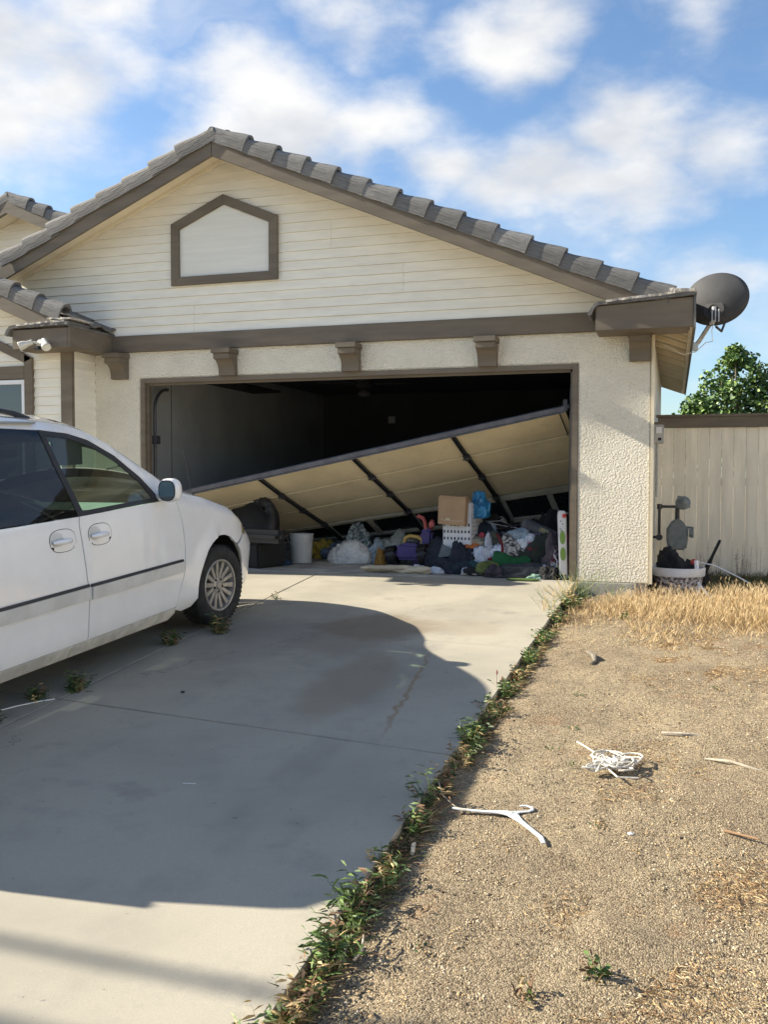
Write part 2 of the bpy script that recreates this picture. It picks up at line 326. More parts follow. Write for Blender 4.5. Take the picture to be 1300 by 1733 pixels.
b=B(); b.add([(-.9,Tv(-.9)-.006,.05*Tv(-.9)-.011),(-.9,Tv(-.9)+.006,.05*Tv(-.9)-.011),(E(-5.2)-.01,Tv(5.)+.006,.05*Tv(5.)-.011),(E(-5.2)-.01,Tv(5.)-.006,.05*Tv(5.)-.011)],[(0,1,2,3)]); b.obj('joint_filler',mJoint,drv,fix=False)
rd=B().box(-60,60,-21,-13.02,-.9,-.70).obj('road',mat('asphalt',(.05,.05,.052),.9,.2,20)); tag(rd,kind='structure')
# ================================================================= house
house=thing('house','cream house with brown trim, grey tile gable roof and open two-car garage','house',(0,0,0))
# --- stucco front wall round the door opening
b=B(); b.prism([(-.62,0),(0.0,0),(0.0,2.21),(5.06,2.21),(5.06,0),(5.77,0),(5.77,2.53),(-.62,2.53)],'y',0,.12)
fw=b.obj('stucco_wall',mStucco,house,bevel=.012)
b=B().box(5.65,5.77,.12,7,-.02,2.66); b.obj('side_wall',mStucco,house)
b=B(); b.box(5.055,5.755,.012,.2,-.45,.004); b.box(5.64,5.755,.2,7,-.45,.004); b.obj('foundation',mCf,house,bevel=.008)
B().box(-.14,-.02,.12,6.1,-.1,2.52).obj('interior_wall',mWallIn,house)
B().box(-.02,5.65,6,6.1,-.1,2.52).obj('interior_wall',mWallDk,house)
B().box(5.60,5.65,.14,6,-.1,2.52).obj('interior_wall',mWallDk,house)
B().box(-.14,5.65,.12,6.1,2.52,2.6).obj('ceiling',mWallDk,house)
B().box(5.7705,5.80,-.012,.06,0,2.6).obj('corner_board',mSoff,house)
# --- door frame
tr=.06
b=B(); b.box(0,tr,-.003,.14,0,2.21); b.obj('door_jamb',mTrim,house,bevel=.004)
b=B(); b.box(5.0,5.06,-.003,.14,0,2.21); b.obj('door_jamb',mTrim,house,bevel=.004)
b=B(); b.box(tr,5.0,-.003,.14,2.155,2.2095); b.obj('door_header',mTrim,house,bevel=.004)
b=B(); b.box(tr,tr+.02,.05,.075,0,2.15); b.box(tr+.02,4.98,.05,.075,2.13,2.155); b.box(4.98,5.0,.05,.075,0,2.13); b.obj('door_stop',mTrim,house)
# --- belt board
b=B(); b.box(-.37,5.26,-.05,-.001,2.52,2.71); b.obj('belt_board',mTrim,house,bevel=.004)
# --- corbels
prof=[(0,2.205),(-.075,2.205),(-.075,2.24)]+[(-.205+.13*math.cos(t),2.24+.14*math.sin(t)) for t in [PI*.02+i*PI*.48/6 for i in range(7)]]+[(-.205,2.44),(0,2.44)]
b=B().prism(prof,'x',-.1,.1); c0=b.obj('corbel',mTrim,house,bevel=.003)
cap=B().box(-.115,.115,-.235,0,2.441,2.495).obj('corbel_cap',mTrim,c0,bevel=.004)
c0.location=(-.25,-.003,0)
for x in(1.16,2.64,4.14,5.66):
    c=inst(c0,'corbel',house,(x,-.003,0)); inst(cap,'corbel_cap',c)
# --- siding boards
S=.4245; AX=1.17
def gl(z,ax,az): return ax-(az-z)/S
def gr(z,ax,az): return ax+(az-z)/S
def board(xl0,xr0,xl1,xr1,z0,z1,y0,parent,m=mSiding):
    b=B(); d0,d1=.021,.003
    z0=z0+.0022
    vs=[(xl0,y0-d0,z0),(xr0,y0-d0,z0),(xr1,y0-d1,z1),(xl1,y0-d1,z1),(xl0,y0,z0),(xr0,y0,z0),(xr1,y0,z1),(xl1,y0,z1)]
    b.add(vs,[(0,1,2,3),(7,6,5,4),(0,4,5,1),(3,2,6,7),(0,3,7,4),(1,5,6,2)]); return b.obj('siding_board',m,parent)
H=.1045
def course(z0,z1,y0,parent,xl,xr,splits=()):
    """xl,xr functions of z"""
    cuts=[None]+list(splits)+[None]
    for i in range(len(cuts)-1):
        a0=xl(z0) if cuts[i] is None else cuts[i]+.0015; a1=xl(z1) if cuts[i] is None else cuts[i]+.0015
        b0=xr(z0) if cuts[i+1] is None else cuts[i+1]-.0015; b1=xr(z1) if cuts[i+1] is None else cuts[i+1]-.0015
        if b0-a0<.03: continue
        board(a0,b0,a1,max(b1,a1+.001),z0,z1,y0,parent)
UZ=4.665   # underside apex at wall plane
z=2.712;k=0
while z<UZ-.06:
    z1=min(z+H,UZ-.01)
    xl=lambda q:max(-2.3,gl(q,AX,UZ)); xr=lambda q:min(5.76,gr(q,AX,UZ))
    sp=[]
    if k in(0,1,2): sp=[.72]
    if k in(3,4,5): sp=[3.22]
    if k in(8,9,10): sp=[2.4]
    course(z,z1,0,house,xl,xr,sp); z+=H; k+=1
b=B(); b.prism([(-2.3,2.6),(5.76,2.6),(5.76,2.62),(AX,UZ+.02),(-2.3,3.1)],'y',.001,.05); b.obj('gable_sheathing',mSheath,house)
# --- pentagon panel on the gable
gv=B(); pz=[(.45,3.25),(.45,3.95),(1.115,4.236),(1.78,3.95),(1.78,3.25)]; inn=[(.555,3.345),(.555,3.885),(1.115,4.125),(1.675,3.885),(1.675,3.345)]
b=B(); b.prism([(p[0]*.985+.017,p[1]*.985+.055) for p in pz],'y',-.030,-.0165)
vp_=b.obj('gable_panel',mSiding2,house)
for i in range(5):
    q=[pz[i],pz[(i+1)%5],inn[(i+1)%5],inn[i]]
    B().prism(q,'y',-.062,-.026).obj('trim_board',mTrim,vp_,bevel=.003)
for i in range(1,15):
    zz=3.345+i*.055
    xl=.555 if zz<3.885 else .555+(zz-3.885)/.4286; xr_=2.23-xl
    if xr_-xl>.05: B().box(xl,xr_,-.0315,-.029,zz-.0015,zz+.0015).obj('panel_groove',mSiding2,vp_)
# --- roofs
def rake_tile_mesh(sgn):
    """tile along local +s downhill; returns B in local coords x=s*sgn, y, z=n"""
    prof=[(-.452,-.075),(-.455,.040)]+[(-.365-.09*math.cos(t),.040+.078*math.sin(t)) for t in [PI*.12*i for i in range(1,8)]]+[(-.27,.03)]
    b=B(); n=len(prof); L0=.43
    def ring(s,k,inn=0.):
        r=[]
        cy,cz=-.365,.0
        for (y,zz) in prof: 
            dy,dz=(y-cy)*k,(zz-cz)*k+ (.012 if k>=1 else -.006)
            f=1-inn/.10; r.append((s*sgn,cy+dy*f,cz+dz*(f if zz>.0 else 1)))
        return r
    rows=[ring(-.06,.84),ring(.15,.92),ring(L0-.07,1.02),ring(L0,1.06),ring(L0,1.06,.024),ring(L0-.1,1.0,.034)]
    vs=[v for r in rows for v in r]
    b.add(vs,[(i*n+j,(i+1)*n+j,(i+1)*n+j+1,i*n+j+1) for i in range(len(rows)-1) for j in range(n-1)])
    b.add([rows[3][0],rows[4][0],rows[5][0],rows[0][0]],[(0,1,2,3)])
    return b
tileR=None;tileL=None
def rake(parent,ax,az,sl,side,n0,n1,yoff,first=0.,p=.336):
    """rake tiles; az= z of fascia top at apex; side +1 right,-1 left"""
    global tileR,tileL
    ang=math.atan(sl); step=p/math.cos(ang)
    for i in range(n0,n1):
        s=first+i*step
        loc=(ax+side*s*math.cos(ang)+0,yoff+rnd.uniform(-.005,.005),az-s*math.sin(ang)+rnd.uniform(-.004,.006))
        rot=(rnd.uniform(-.02,.02),(ang+rnd.uniform(-.012,.012))*side,rnd.uniform(-.012,.012))
        if side>0 and tileR is None: tileR=rake_tile_mesh(1).obj('roof_tile',mTile,parent,smooth=True,ang=50); o=tileR; o.location=loc;o.rotation_euler=rot
        elif side<0 and tileL is None: tileL=rake_tile_mesh(-1).obj('roof_tile',mTile,parent,smooth=True,ang=50); o=tileL; o.location=loc;o.rotation_euler=rot
        else: o=inst(tileR if side>0 else tileL,'roof_tile',parent,loc,rot)
FB=4.53; FT=4.735
def slope_pts(x): return FB-S*abs(x-AX)
b=B(); b.prism([(6.11,slope_pts(6.11)+.14),(6.11,slope_pts(6.11)+.18),(AX,FB+.19),(-1.72,slope_pts(-1.72)+.19),(-1.72,slope_pts(-1.72)+.14),(AX,FB+.14)],'y',-.395,7)
roof=b.obj('roof',[mSoff],house)
b=B(); b.prism([(6.16,slope_pts(6.16)+.185),(6.16,slope_pts(6.16)+.25),(AX,FB+.26),(-1.6,slope_pts(-1.6)+.255),(-1.6,slope_pts(-1.6)+.19),(AX,FB+.195)],'y',-.36,7)
b.obj('roof_covering',mTile2,roof)
b=B(); b.prism([(AX+.0015,FB),(AX+.0015,FT),(6.12,slope_pts(6.12)+.205),(6.12,slope_pts(6.12)-.0)],'y',-.425,-.396); b.obj('rake_board',mTrim,roof,bevel=.004)
b=B(); b.prism([(AX-.0015,FB),(-1.62,slope_pts(-1.62)),(-1.62,slope_pts(-1.62)+.205),(AX-.0015,FT)],'y',-.425,-.396); b.obj('rake_board',mTrim,roof,bevel=.004)
# soffit trim strip along the gable wall
for sd in(1,-1):
    x1=5.7 if sd>0 else -1.6
    b=B(); b.prism([(AX,FB+.138),(AX,FB+.10),(x1,slope_pts(x1)+.10),(x1,slope_pts(x1)+.138)],'y',-.045,-.018); b.obj('frieze_board',mSoff,roof)
rake(roof,AX,FB+.225,S,1,0,14,0,.01)
rake(roof,AX,FB+.225,S,-1,0,8,0,.01)
# ridge tiles running back
for i in range(14):
    o=inst(tileR,'roof_tile',roof,(AX-.37*0,-.02+.37*i,FB+.31),(0,0,PI/2)); o.location.x=AX+.365*-1+.0; 
# --- right eave return and eave
b=B(); b.prism([(5.262,2.46),(6.15,2.46),(6.15,2.735),(5.262,2.69)],'y',-.455,-.415); rb=b.obj('eave_return_board',mTrim,roof,bevel=.004)
b=B(); b.prism([(5.262,2.462),(6.11,2.462),(6.11,2.70),(5.262,2.67)],'y',-.414,-.02); b.obj('eave_return_box',mTrim,roof)
b=B(); b.prism([(-.44,2.47),(7,2.47),(7,2.70),(-.44,2.70)],'x',6.112,6.15); b.obj('eave_fascia_board',mSoff,roof,bevel=.003)
b=B(); b.prism([(-.47,2.45),(7.02,2.45),(7.02,2.76),(-.47,2.76)],'x',6.1515,6.172); b.obj('eave_edge_strip',mTile2,roof)
for i in range(13):    # rafter tails and soffit planks
    y=.12+i*.57
    b=B(); b.prism([(5.772,2.60),(6.11,2.475),(6.11,2.53),(5.772,2.66)],'y',y,y+.04); b.obj('rafter_tail',mSoff,roof)
for i in range(4):
    x0=5.772+i*.085; 
    b=B(); b.prism([(x0,2.672-.39*(x0-5.772)),(x0+.080,2.672-.39*(x0+.08-5.772)),(x0+.080,2.69-.39*(x0+.08-5.772)),(x0,2.69-.39*(x0-5.772))],'y',-.02,7); b.obj('soffit_plank',mSoff,roof)
def cap_tile(x0,x1,y0,y1,z0,z1,parent,name='roof_tile',drop=0.,m=mTile2,th=.03,seed=1):
    b=B(); nx=int((x1-x0)/.03)+1
    def f(u,v):
        x=x0+(x1-x0)*u; y=y0+(y1-y0)*v; zz=z0+(z1-z0)*u+.5*(y-y0)*.0+.010*nzv((x,y,0),14,seed)
        zz-=drop*math.exp(-((u)/.035)**2)
        if v==0: y+=.012*nzv((x,0,0),16,seed+2)
        return (x,y,zz)
    b.grid(f,nx,3); o=b.obj(name,m,parent,fix=False)
    md=o.modifiers.new('t','SOLIDIFY'); md.thickness=th; md.offset=0; return o
cap_tile(5.20,6.17,-.49,-.1,2.705,2.76,roof,drop=.10,seed=3)
cap_tile(5.36,6.16,-.50,-.2,2.73,2.785,roof,m=mMortar,th=.022,seed=5)
o=cap_tile(5.93,6.18,-.50,-.2,2.80,2.785,roof,m=mMortar,th=.03,seed=9)
# ================================================================= left wing
WY=-.44
def wtop(x): return 2.80+.423*(-.38-x)
WAX=-3.6
# wing front siding boards (window hole x -2.45..-1.24, z .95..2.2)
z=-.1;k=0
H2=.1045
while z<4.0:
    z1=z+H2
    top=(4.0-.18)
    def xr(q): return -.76 if q<2.6 else min(-.76,WAX+(wtop(WAX)-.22-q)/.423)
    def xl(q): return -6.4 if q<2.6 else max(-6.4,WAX-(wtop(WAX)-.22-q)/.423)
    if z<2.2 and z1>.95:
        for (p,q_) in((-6.4,-2.46),(-1.13,-.76)):
            board(p,q_,p,q_,z,z1,WY,house)
    elif xr(z1)>xl(z1)+.1: board(xl(z),xr(z),xl(z1),xr(z1),z,z1,WY,house)
    z+=H2
B().prism([(-6.4,-.3),(-.66,-.3),(-.66,2.6),(WAX,3.85),(-6.4,2.6)],'y',WY+.001,WY+.05).obj('wing_sheathing',mSheath,house)
# wing side wall boards (face +x)
z=-.1
while z<2.5:
    b=B(); d0,d1=.016,.004; x0=-.62
    vs=[(x0+d0,WY+.0,z),(x0+d0,-.002,z),(x0+d1,-.002,z+H2),(x0+d1,WY+.0,z+H2),(x0,WY,z),(x0,-.002,z),(x0,-.002,z+H2),(x0,WY,z+H2)]
    b.add(vs,[(0,1,2,3),(7,6,5,4),(0,4,5,1),(3,2,6,7),(0,3,7,4),(1,5,6,2)]); b.obj('siding_board',mSiding,house); z+=H2
B().box(-.755,-.60,WY-.03,WY+.02,-.1,2.53).obj('corner_post',mTrim,house,bevel=.004)
B().box(-.66,-.621,WY+.02,-.001,-.1,2.6).obj('wing_side_sheathing',mSoff,house)
# window
win=B().box(-2.40,-1.26,WY-.012,WY+.005,1.0,2.19).obj('window_backing',mBlack,house); win.name='window'
for r in [(-2.42,-1.24,2.14,2.19),(-2.42,-1.24,.98,1.03),(-2.42,-2.37,1.03,2.14),(-1.285,-1.24,1.03,2.14),(-1.86,-1.81,1.03,2.14)]:
    B().box(r[0],r[1],WY-.045,WY-.0125,r[2],r[3]).obj('window_frame',mVinyl,win,bevel=.004)
for r in [(-2.37,-1.86),(-1.81,-1.285)]: B().box(r[0],r[1],WY-.026,WY-.02,1.03,2.14).obj('pane',mGlass,win)
for poly in [[(-1.24,.9),(-1.13,.9),(-1.13,2.43),(-1.24,2.49)],[(-2.42,2.20),(-1.242,2.20),(-1.242,2.35),(-2.42,2.35)],[(-1.13,2.432),(-1.13,2.44),(-1.83,2.765),(-1.83,2.65),(-1.242,2.385)],[(-1.832,2.765),(-2.53,2.44),(-2.42,2.385),(-1.832,2.65)],[(-2.53,.9),(-2.422,.9),(-2.422,2.49),(-2.53,2.43)]]:
    B().prism(poly,'y',WY-.05,WY-.016).obj('window_trim_board',mTrim,win,bevel=.003)
# wing roof
b=B(); b.prism([(-.40,wtop(-.40)-.18),(-.40,wtop(-.40)-.05),(WAX,wtop(WAX)-.05),(-6.8,wtop(-.4)-.05),(-6.8,wtop(-.4)-.18),(WAX,wtop(WAX)-.18)],'y',-.76,-.002); wroof=b.obj('roof',mSoff,house); wroof.name='wing_roof'
b=B(); b.prism([(-1.9,3.0),(-1.9,wtop(-1.9)-.05),(WAX,wtop(WAX)-.05),(-6.8,wtop(-.4)-.05),(-6.8,2.6)],'y',0.,7); b.obj('roof_body',mTile2,wroof)
def wf(x): return wtop(x)-.05
b=B(); b.prism([(-.42,wf(-.42)-.19),(-.42,wf(-.42)+.02),(WAX,wf(WAX)+.02),(WAX,wf(WAX)-.19)],'y',-.80,-.761); b.obj('rake_board',mTrim,wroof,bevel=.004)
b=B(); b.prism([(-6.8,wf(-.42)-.19),(-6.8,wf(-.42)+.02),(WAX,wf(WAX)+.02),(WAX,wf(WAX)-.19)],'y',-.80,-.761); b.obj('rake_board',mTrim,wroof)
rake(wroof,WAX,wf(WAX)+.05,.423,1,0,9,-.36,.02)
rake(wroof,WAX,wf(WAX)+.05,.423,-1,0,9,-.36,.02)
# field tiles on the visible slope of the wing
ft=None; aw=math.atan(.423)
for r in range(5):
    for c in range(2):
        xx=-.36-.30*r; yy=-.56+.28*c
        if ft is None:
            def ff(u,v):
                x=-.36+.40*u; y=.275*v; return (x,y,.018*math.cos(v*2*PI*1.0)+.0)
            bb=B().grid(ff,4,10); ft=bb.obj('roof_tile',mTile,wroof,smooth=True,fix=False); md=ft.modifiers.new('t','SOLIDIFY'); md.thickness=.022; o=ft
        else: 
            o=inst(ft,'roof_tile',wroof); md=o.modifiers.new('t','SOLIDIFY'); md.thickness=.022
        o.location=(xx,yy,wf(xx)+.055+rnd.uniform(0,.006)); o.rotation_euler=(0,aw-.05,0)
# wing eave return box (front + side)
b=B(); b.box(-1.11,-.385,-.84,-.79,2.485,2.70); b.obj('eave_return_board',mTrim,wroof,bevel=.004)
b=B(); b.box(-1.10,-.386,-.789,-.46,2.487,2.69); b.obj('eave_return_box',mTrim,wroof)
b=B(); b.box(-.384,-.345,-.842,-.052,2.487,2.705); b.obj('eave_fascia_board',mTrim,wroof,bevel=.004)
b=B(); b.box(-.60,-.386,-.459,-.0,2.50,2.53); b.obj('soffit_board',mTrim,wroof)
cap_tile(-1.17,-.33,-.88,-.5,2.73,2.745,wroof,drop=.09,seed=13,th=.035)
cap_tile(-1.02,-.40,-.885,-.6,2.745,2.77,wroof,m=mMortar,th=.02,seed=15)
o=cap_tile(-.62,-.30,-.88,-.55,2.80,2.79,wroof,m=mMortar,th=.02,seed=17)
# side edge of tiles along the eave
b=B(); b.grid(lambda u,v:(-.325-.10*v+.006*nzv((u*9,v,0),3,4),-.86+.86*u,2.725+.045*v+.01*nzv((u*12,v,1),2,3)),24,2); o=b.obj('roof_tile',mTile2,wroof,fix=False); md=o.modifiers.new('t','SOLIDIFY'); md.thickness=.03
# ================================================================= upper gable far left
GX,GY=-4.33,3.0; GT=5.50
b=B(); b.prism([(GX,GT),(GX,GT-.14),(GX+4,GT-.14-4*S),(GX+4,GT-4*S)],'y',GY+.04,7.5); uroof=b.obj('upper_roof',mSoff,house)
b=B(); b.prism([(GX,GT),(GX,GT-.14),(GX-4,GT-.14-4*S),(GX-4,GT-4*S)],'y',GY+.04,7.5); b.obj('roof_slope',mSoff,uroof)
b=B(); b.prism([(GX,GT+.02),(GX,GT-.20),(GX+4,GT-.20-4*S),(GX+4,GT+.02-4*S)],'y',GY-.02,GY+.039); b.obj('rake_board',mTrim,uroof)
b=B(); b.prism([(GX,GT+.02),(GX,GT-.20),(GX-4,GT-.20-4*S),(GX-4,GT+.02-4*S)],'y',GY-.02,GY+.039); b.obj('rake_board',mTrim,uroof)
rake(uroof,GX,GT+.05,S,1,0,10,GY+.42,.02); rake(uroof,GX,GT+.05,S,-1,0,10,GY+.42,.02)
z=3.8
while z<GT-.2:
    z1=z+H*1.15
    if gr(z1,GX,GT-.15)-gl(z1,GX,GT-.15)>.1: board(gl(z,GX,GT-.15),gr(z,GX,GT-.15),gl(z1,GX,GT-.15),gr(z1,GX,GT-.15),z,z1,GY+.4,house)
    z+=H*1.15
B().prism([(GX-3.8,3.6),(GX+3.6,3.6),(GX+3.6,GT-.15-3.6*S),(GX,GT-.15),(GX-3.8,GT-.15-3.8*S)],'y',GY+.401,GY+.45).obj('upper_sheathing',mSoff,house)
# back closure of the gable attic
B().prism([(-2.3,2.6),(5.76,2.6),(AX,UZ)],'y',6.9,7.0).obj('rear_gable',mSoff,house)
B().box(-.6,5.77,6.9,7.0,-.2,2.6).obj('rear_wall',mStucco,house)
# light switch plate on the back wall, shelf on the left wall
B().box(1.20,1.32,5.985,5.999,2.0,2.12).obj('outlet_plate',mat('outlet_plastic',(.5,.5,.5),.5),house,bevel=.003)
o=B().box(-.018,.42,1.3,3.1,2.30,2.33).obj('wall_shelf',mBlack,house)
B().box(-.018,.40,1.3,1.33,2.33,2.5).obj('shelf_bracket',mBlack,house)
# drywall seam lines / studs on the left interior wall
for y in(.72,): B().box(-.0195,-.0165,y,y+.012,0,2.5).obj('wall_seam',mWallDk,house)
# ================================================================= minivan
mPaint=mat('white_car_paint',(.90,.90,.90),.25,.03,2.5,coat=1.,dirt=((.52,.49,.43),3.5,.60,.85,.25))
mPaintLow=mat('dusty_white_sill',(.62,.60,.55),.55,.15,6,dirt=((.36,.30,.22),9,.48,.7,.55))
mMold=mat('grey_white_molding',(.60,.60,.58),.45,.08,4,dirt=((.35,.30,.24),7,.55,.75,.4))
mRubber=mat('tyre_rubber',(.022,.022,.023),.85,.25,20,dirt=((.09,.08,.065),12,.55,.75,.4))
mAlloy=mat('dusty_alloy',(.36,.35,.33),.45,.15,9,metal=.55,dirt=((.16,.13,.10),14,.5,.72,.6))
mAlloyDk=mat('wheel_disc_black',(.02,.02,.02),.9)  # near-black for the flat disc behind the spokes
mBlkPl=mat('black_plastic',(.018,.018,.02),.45,.2,15)
mChrome=mat('chrome',(.7,.7,.72),.12,metal=1.)
mInt=mat('grey_car_interior',(.38,.42,.39),.8,.1,6)
mIntDk=mat('dark_car_interior',(.05,.055,.055),.8,.1,6)
def thinglass(name,tint,mixf,rough=.02):
    m=bpy.data.materials.new(name); m.use_nodes=True; t=m.node_tree; n=t.nodes; l=t.links; n.remove(n['Principled BSDF'])
    o=n['Material Output']; tr=n.new('ShaderNodeBsdfTransparent'); tr.inputs[0].default_value=(*tint,1); gl=n.new('ShaderNodeBsdfGlossy'); gl.inputs['Roughness'].default_value=rough; gl.inputs[0].default_value=(.9,.95,1,1) if 'privacy' not in name else (.5,.52,.55,1)
    fr=n.new('ShaderNodeFresnel'); fr.inputs[0].default_value=1.5; ad=nmath('ADD',fr.outputs[0],mixf,None,True,n,l)
    mx=n.new('ShaderNodeMixShader'); l.new(ad,mx.inputs[0]); l.new(tr.outputs[0],mx.inputs[1]); l.new(gl.outputs[0],mx.inputs[2]); l.new(mx.outputs[0],o.inputs[0]); return m
mCarGlass=thinglass('green_tinted_glass',(.66,.80,.72),.02); mWind=thinglass('windshield_glass',(.48,.62,.54),.02); mPriv=thinglass('dark_privacy_glass',(.05,.06,.06),.05)
VY=-2.80
van=thing('minivan','white minivan parked on the driveway with its nose at the open garage','minivan',(1.61,VY,.05*VY),(math.atan(.05),0,0))
U0,LEN,HW,EN,EM=-.2,1.25,.93,3.6,2.4
tab=[];n_=400
for i in range(n_+1):
    th=i/n_*PI/2; U=U0+LEN*math.sin(th)**(1.0); X=HW*(1-min(1,math.sin(th))**EN)**(1/EM) if i<n_ else 0
    tab.append((U,X))
ss=[U0]
for i in range(1,n_+1): ss.append(ss[-1]+math.hypot(tab[i][0]-tab[i-1][0],tab[i][1]-tab[i-1][1]))
SEND=ss[-1]
import bisect as bs_
def plan(s):
    if s<=-3.80:
        t=min(1,(-3.80-s)/.5); return (s+0.02*t, HW*(1-.11*t**2.2))
    if s<=U0: return (s,HW)
    i=min(n_-1,max(0,bs_.bisect_right(ss,s)-1)); f=(s-ss[i])/max(1e-9,ss[i+1]-ss[i]); f=min(1,max(0,f))
    return (tab[i][0]+(tab[i+1][0]-tab[i][0])*f, tab[i][1]+(tab[i+1][1]-tab[i][1])*f)
TT=[(-4.6,1.36),(-4.30,1.55),(-4.05,1.63),(-3.5,1.672),(-2.45,1.672),(-1.91,1.645),(-1.52,1.60),(-1.27,1.52),(-1.05,1.41),(-.80,1.27),(-.62,1.17),(-.45,1.105),(-.2,1.055),(0,1.0),(.32,.92),(.6,.845),(.9,.79),(1.2,.755),(1.9,.74)]
def T(s):
    i=max(1,min(len(TT)-3,bs_.bisect_right([q[0] for q in TT],s)-1)); p0,p1,p2,p3=[TT[i-1],TT[i],TT[i+1],TT[i+2]]
    if s<TT[1][0]: p1,p2=TT[0],TT[1]; return p1[1]+(p2[1]-p1[1])*(s-p1[0])/(p2[0]-p1[0])
    t=(s-p1[0])/(p2[0]-p1[0]); m1=(p2[1]-p0[1])/(p2[0]-p0[0])*(p2[0]-p1[0]); m2=(p3[1]-p1[1])/(p3[0]-p1[0])*(p2[0]-p1[0])
    return (2*t**3-3*t*t+1)*p1[1]+(t**3-2*t*t+t)*m1+(-2*t**3+3*t*t)*p2[1]+(t**3-t*t)*m2
def sst(a,b_,x): t=min(1,max(0,(x-a)/(b_-a))); return t*t*(3-2*t)
def pz(z):
    if z<.35: return -.02-.07*((.35-z)/.16)**2
    if z<.62: return -.02*(1-sst(.35,.6,z))
    if z<1.05: return -.004-.030*((z-.62)/.43)**2 -.004*sst(.885,.875,z)*0 - .005*math.exp(-((z-.885)/.008)**2)
    return -.034-.315*(z-1.05)-.02*sst(1.05,1.5,z)
def VM(s,z,off=0.):
    U,X=plan(s); X0=X; t=T(s)
    X=X+(pz(z)*(X0/HW))
    d=t-z
    if d<.09: X-=.05*(1-max(0,d)/.09)**2*(X0/HW)
    if s<U0+.1:
        X+=.022*math.exp(-((math.hypot(s+.03,z-.33)-.43)/.05)**2)*(1 if z>.3 else 0)*sst(-.7,-.5,s)
        X+=.022*math.exp(-((math.hypot(s+3.16,z-.33)-.43)/.05)**2)*(1 if z>.3 else 0)*sst(-3.8,-3.6,s)*sst(-2.5,-2.7,s)
    w=sst(.1,.75,s); U-=w*max(0,z-.62)*.55
    if z<.45: U-=w*.15*(.45-z)
    U+=w*.03*sst(.70,.62,z)
    if s<-3.95: U+= .12*max(0,z-1.0)*sst(-3.95,-4.25,s)
    if off:
        # outward offset in plan
        U2,X2=plan(s+.01); dx,du=X2-X0,U2-plan(s)[0]; l_=math.hypot(dx,du) or 1
        nx,nu=du/l_,-dx/l_; X+=nx*off; U+=nu*off
    return X,U,z
def panel(name,poly,m,parent,side=1,off=0.,th=.012,step=.06,smooth=True):
    bm=bmesh.new(); vs=[bm.verts.new((p[0],p[1],0)) for p in poly]; bm.faces.new(vs)
    s0=min(p[0] for p in poly); s1=max(p[0] for p in poly); z0=min(p[1] for p in poly); z1=max(p[1] for p in poly)
    x=math.floor(s0/step)*step+step
    while x<s1-1e-4:
        bmesh.ops.bisect_plane(bm,geom=bm.verts[:]+bm.edges[:]+bm.faces[:],plane_co=(x,0,0),plane_no=(1,0,0)); x+=step
    z=math.floor(z0/step)*step+step
    while z<z1-1e-4:
        bmesh.ops.bisect_plane(bm,geom=bm.verts[:]+bm.edges[:]+bm.faces[:],plane_co=(0,z,0),plane_no=(0,1,0)); z+=step
    for v in bm.verts:
        X,U,Z=VM(v.co.x,v.co.y,off); v.co=(X*side,U,Z)
    bmesh.ops.recalc_face_normals(bm,faces=bm.faces[:])
    bm.normal_update(); f=max(bm.faces,key=lambda q:q.calc_area()); 
    if f.normal.x*side+.3*f.normal.y<0: bmesh.ops.reverse_faces(bm,faces=bm.faces[:])
    me=bpy.data.meshes.new(name); bm.to_mesh(me); bm.free(); me.materials.append(m)
    me.polygons.foreach_set('use_smooth',[True]*len(me.polygons))
    o=bpy.data.objects.new(name,me); COL.objects.link(o); o.parent=parent
    if th:
        md=o.modifiers.new('s','SOLIDIFY'); md.thickness=th; md.offset=-1
        es=o.modifiers.new('e','EDGE_SPLIT'); es.split_angle=R(45)
    return o
def arc(cx,cz,r,a0,a1,n): return [(cx+r*math.cos(R(a0+(a1-a0)*i/n)),cz+r*math.sin(R(a0+(a1-a0)*i/n))) for i in range(n+1)]
def top(s0,s1,n,d=.003): return [(s0+(s1-s0)*i/n,T(s0+(s1-s0)*i/n)-d) for i in range(n+1)]
body=None
gtop=[(-4.16,1.50),(-3.9,1.575),(-2.95,1.605),(-2.36,1.60),(-1.89,1.585),(-1.66,1.565),(-1.47,1.52),(-1.23,1.41),(-1.02,1.255),(-.90,1.13),(-.875,1.075)]
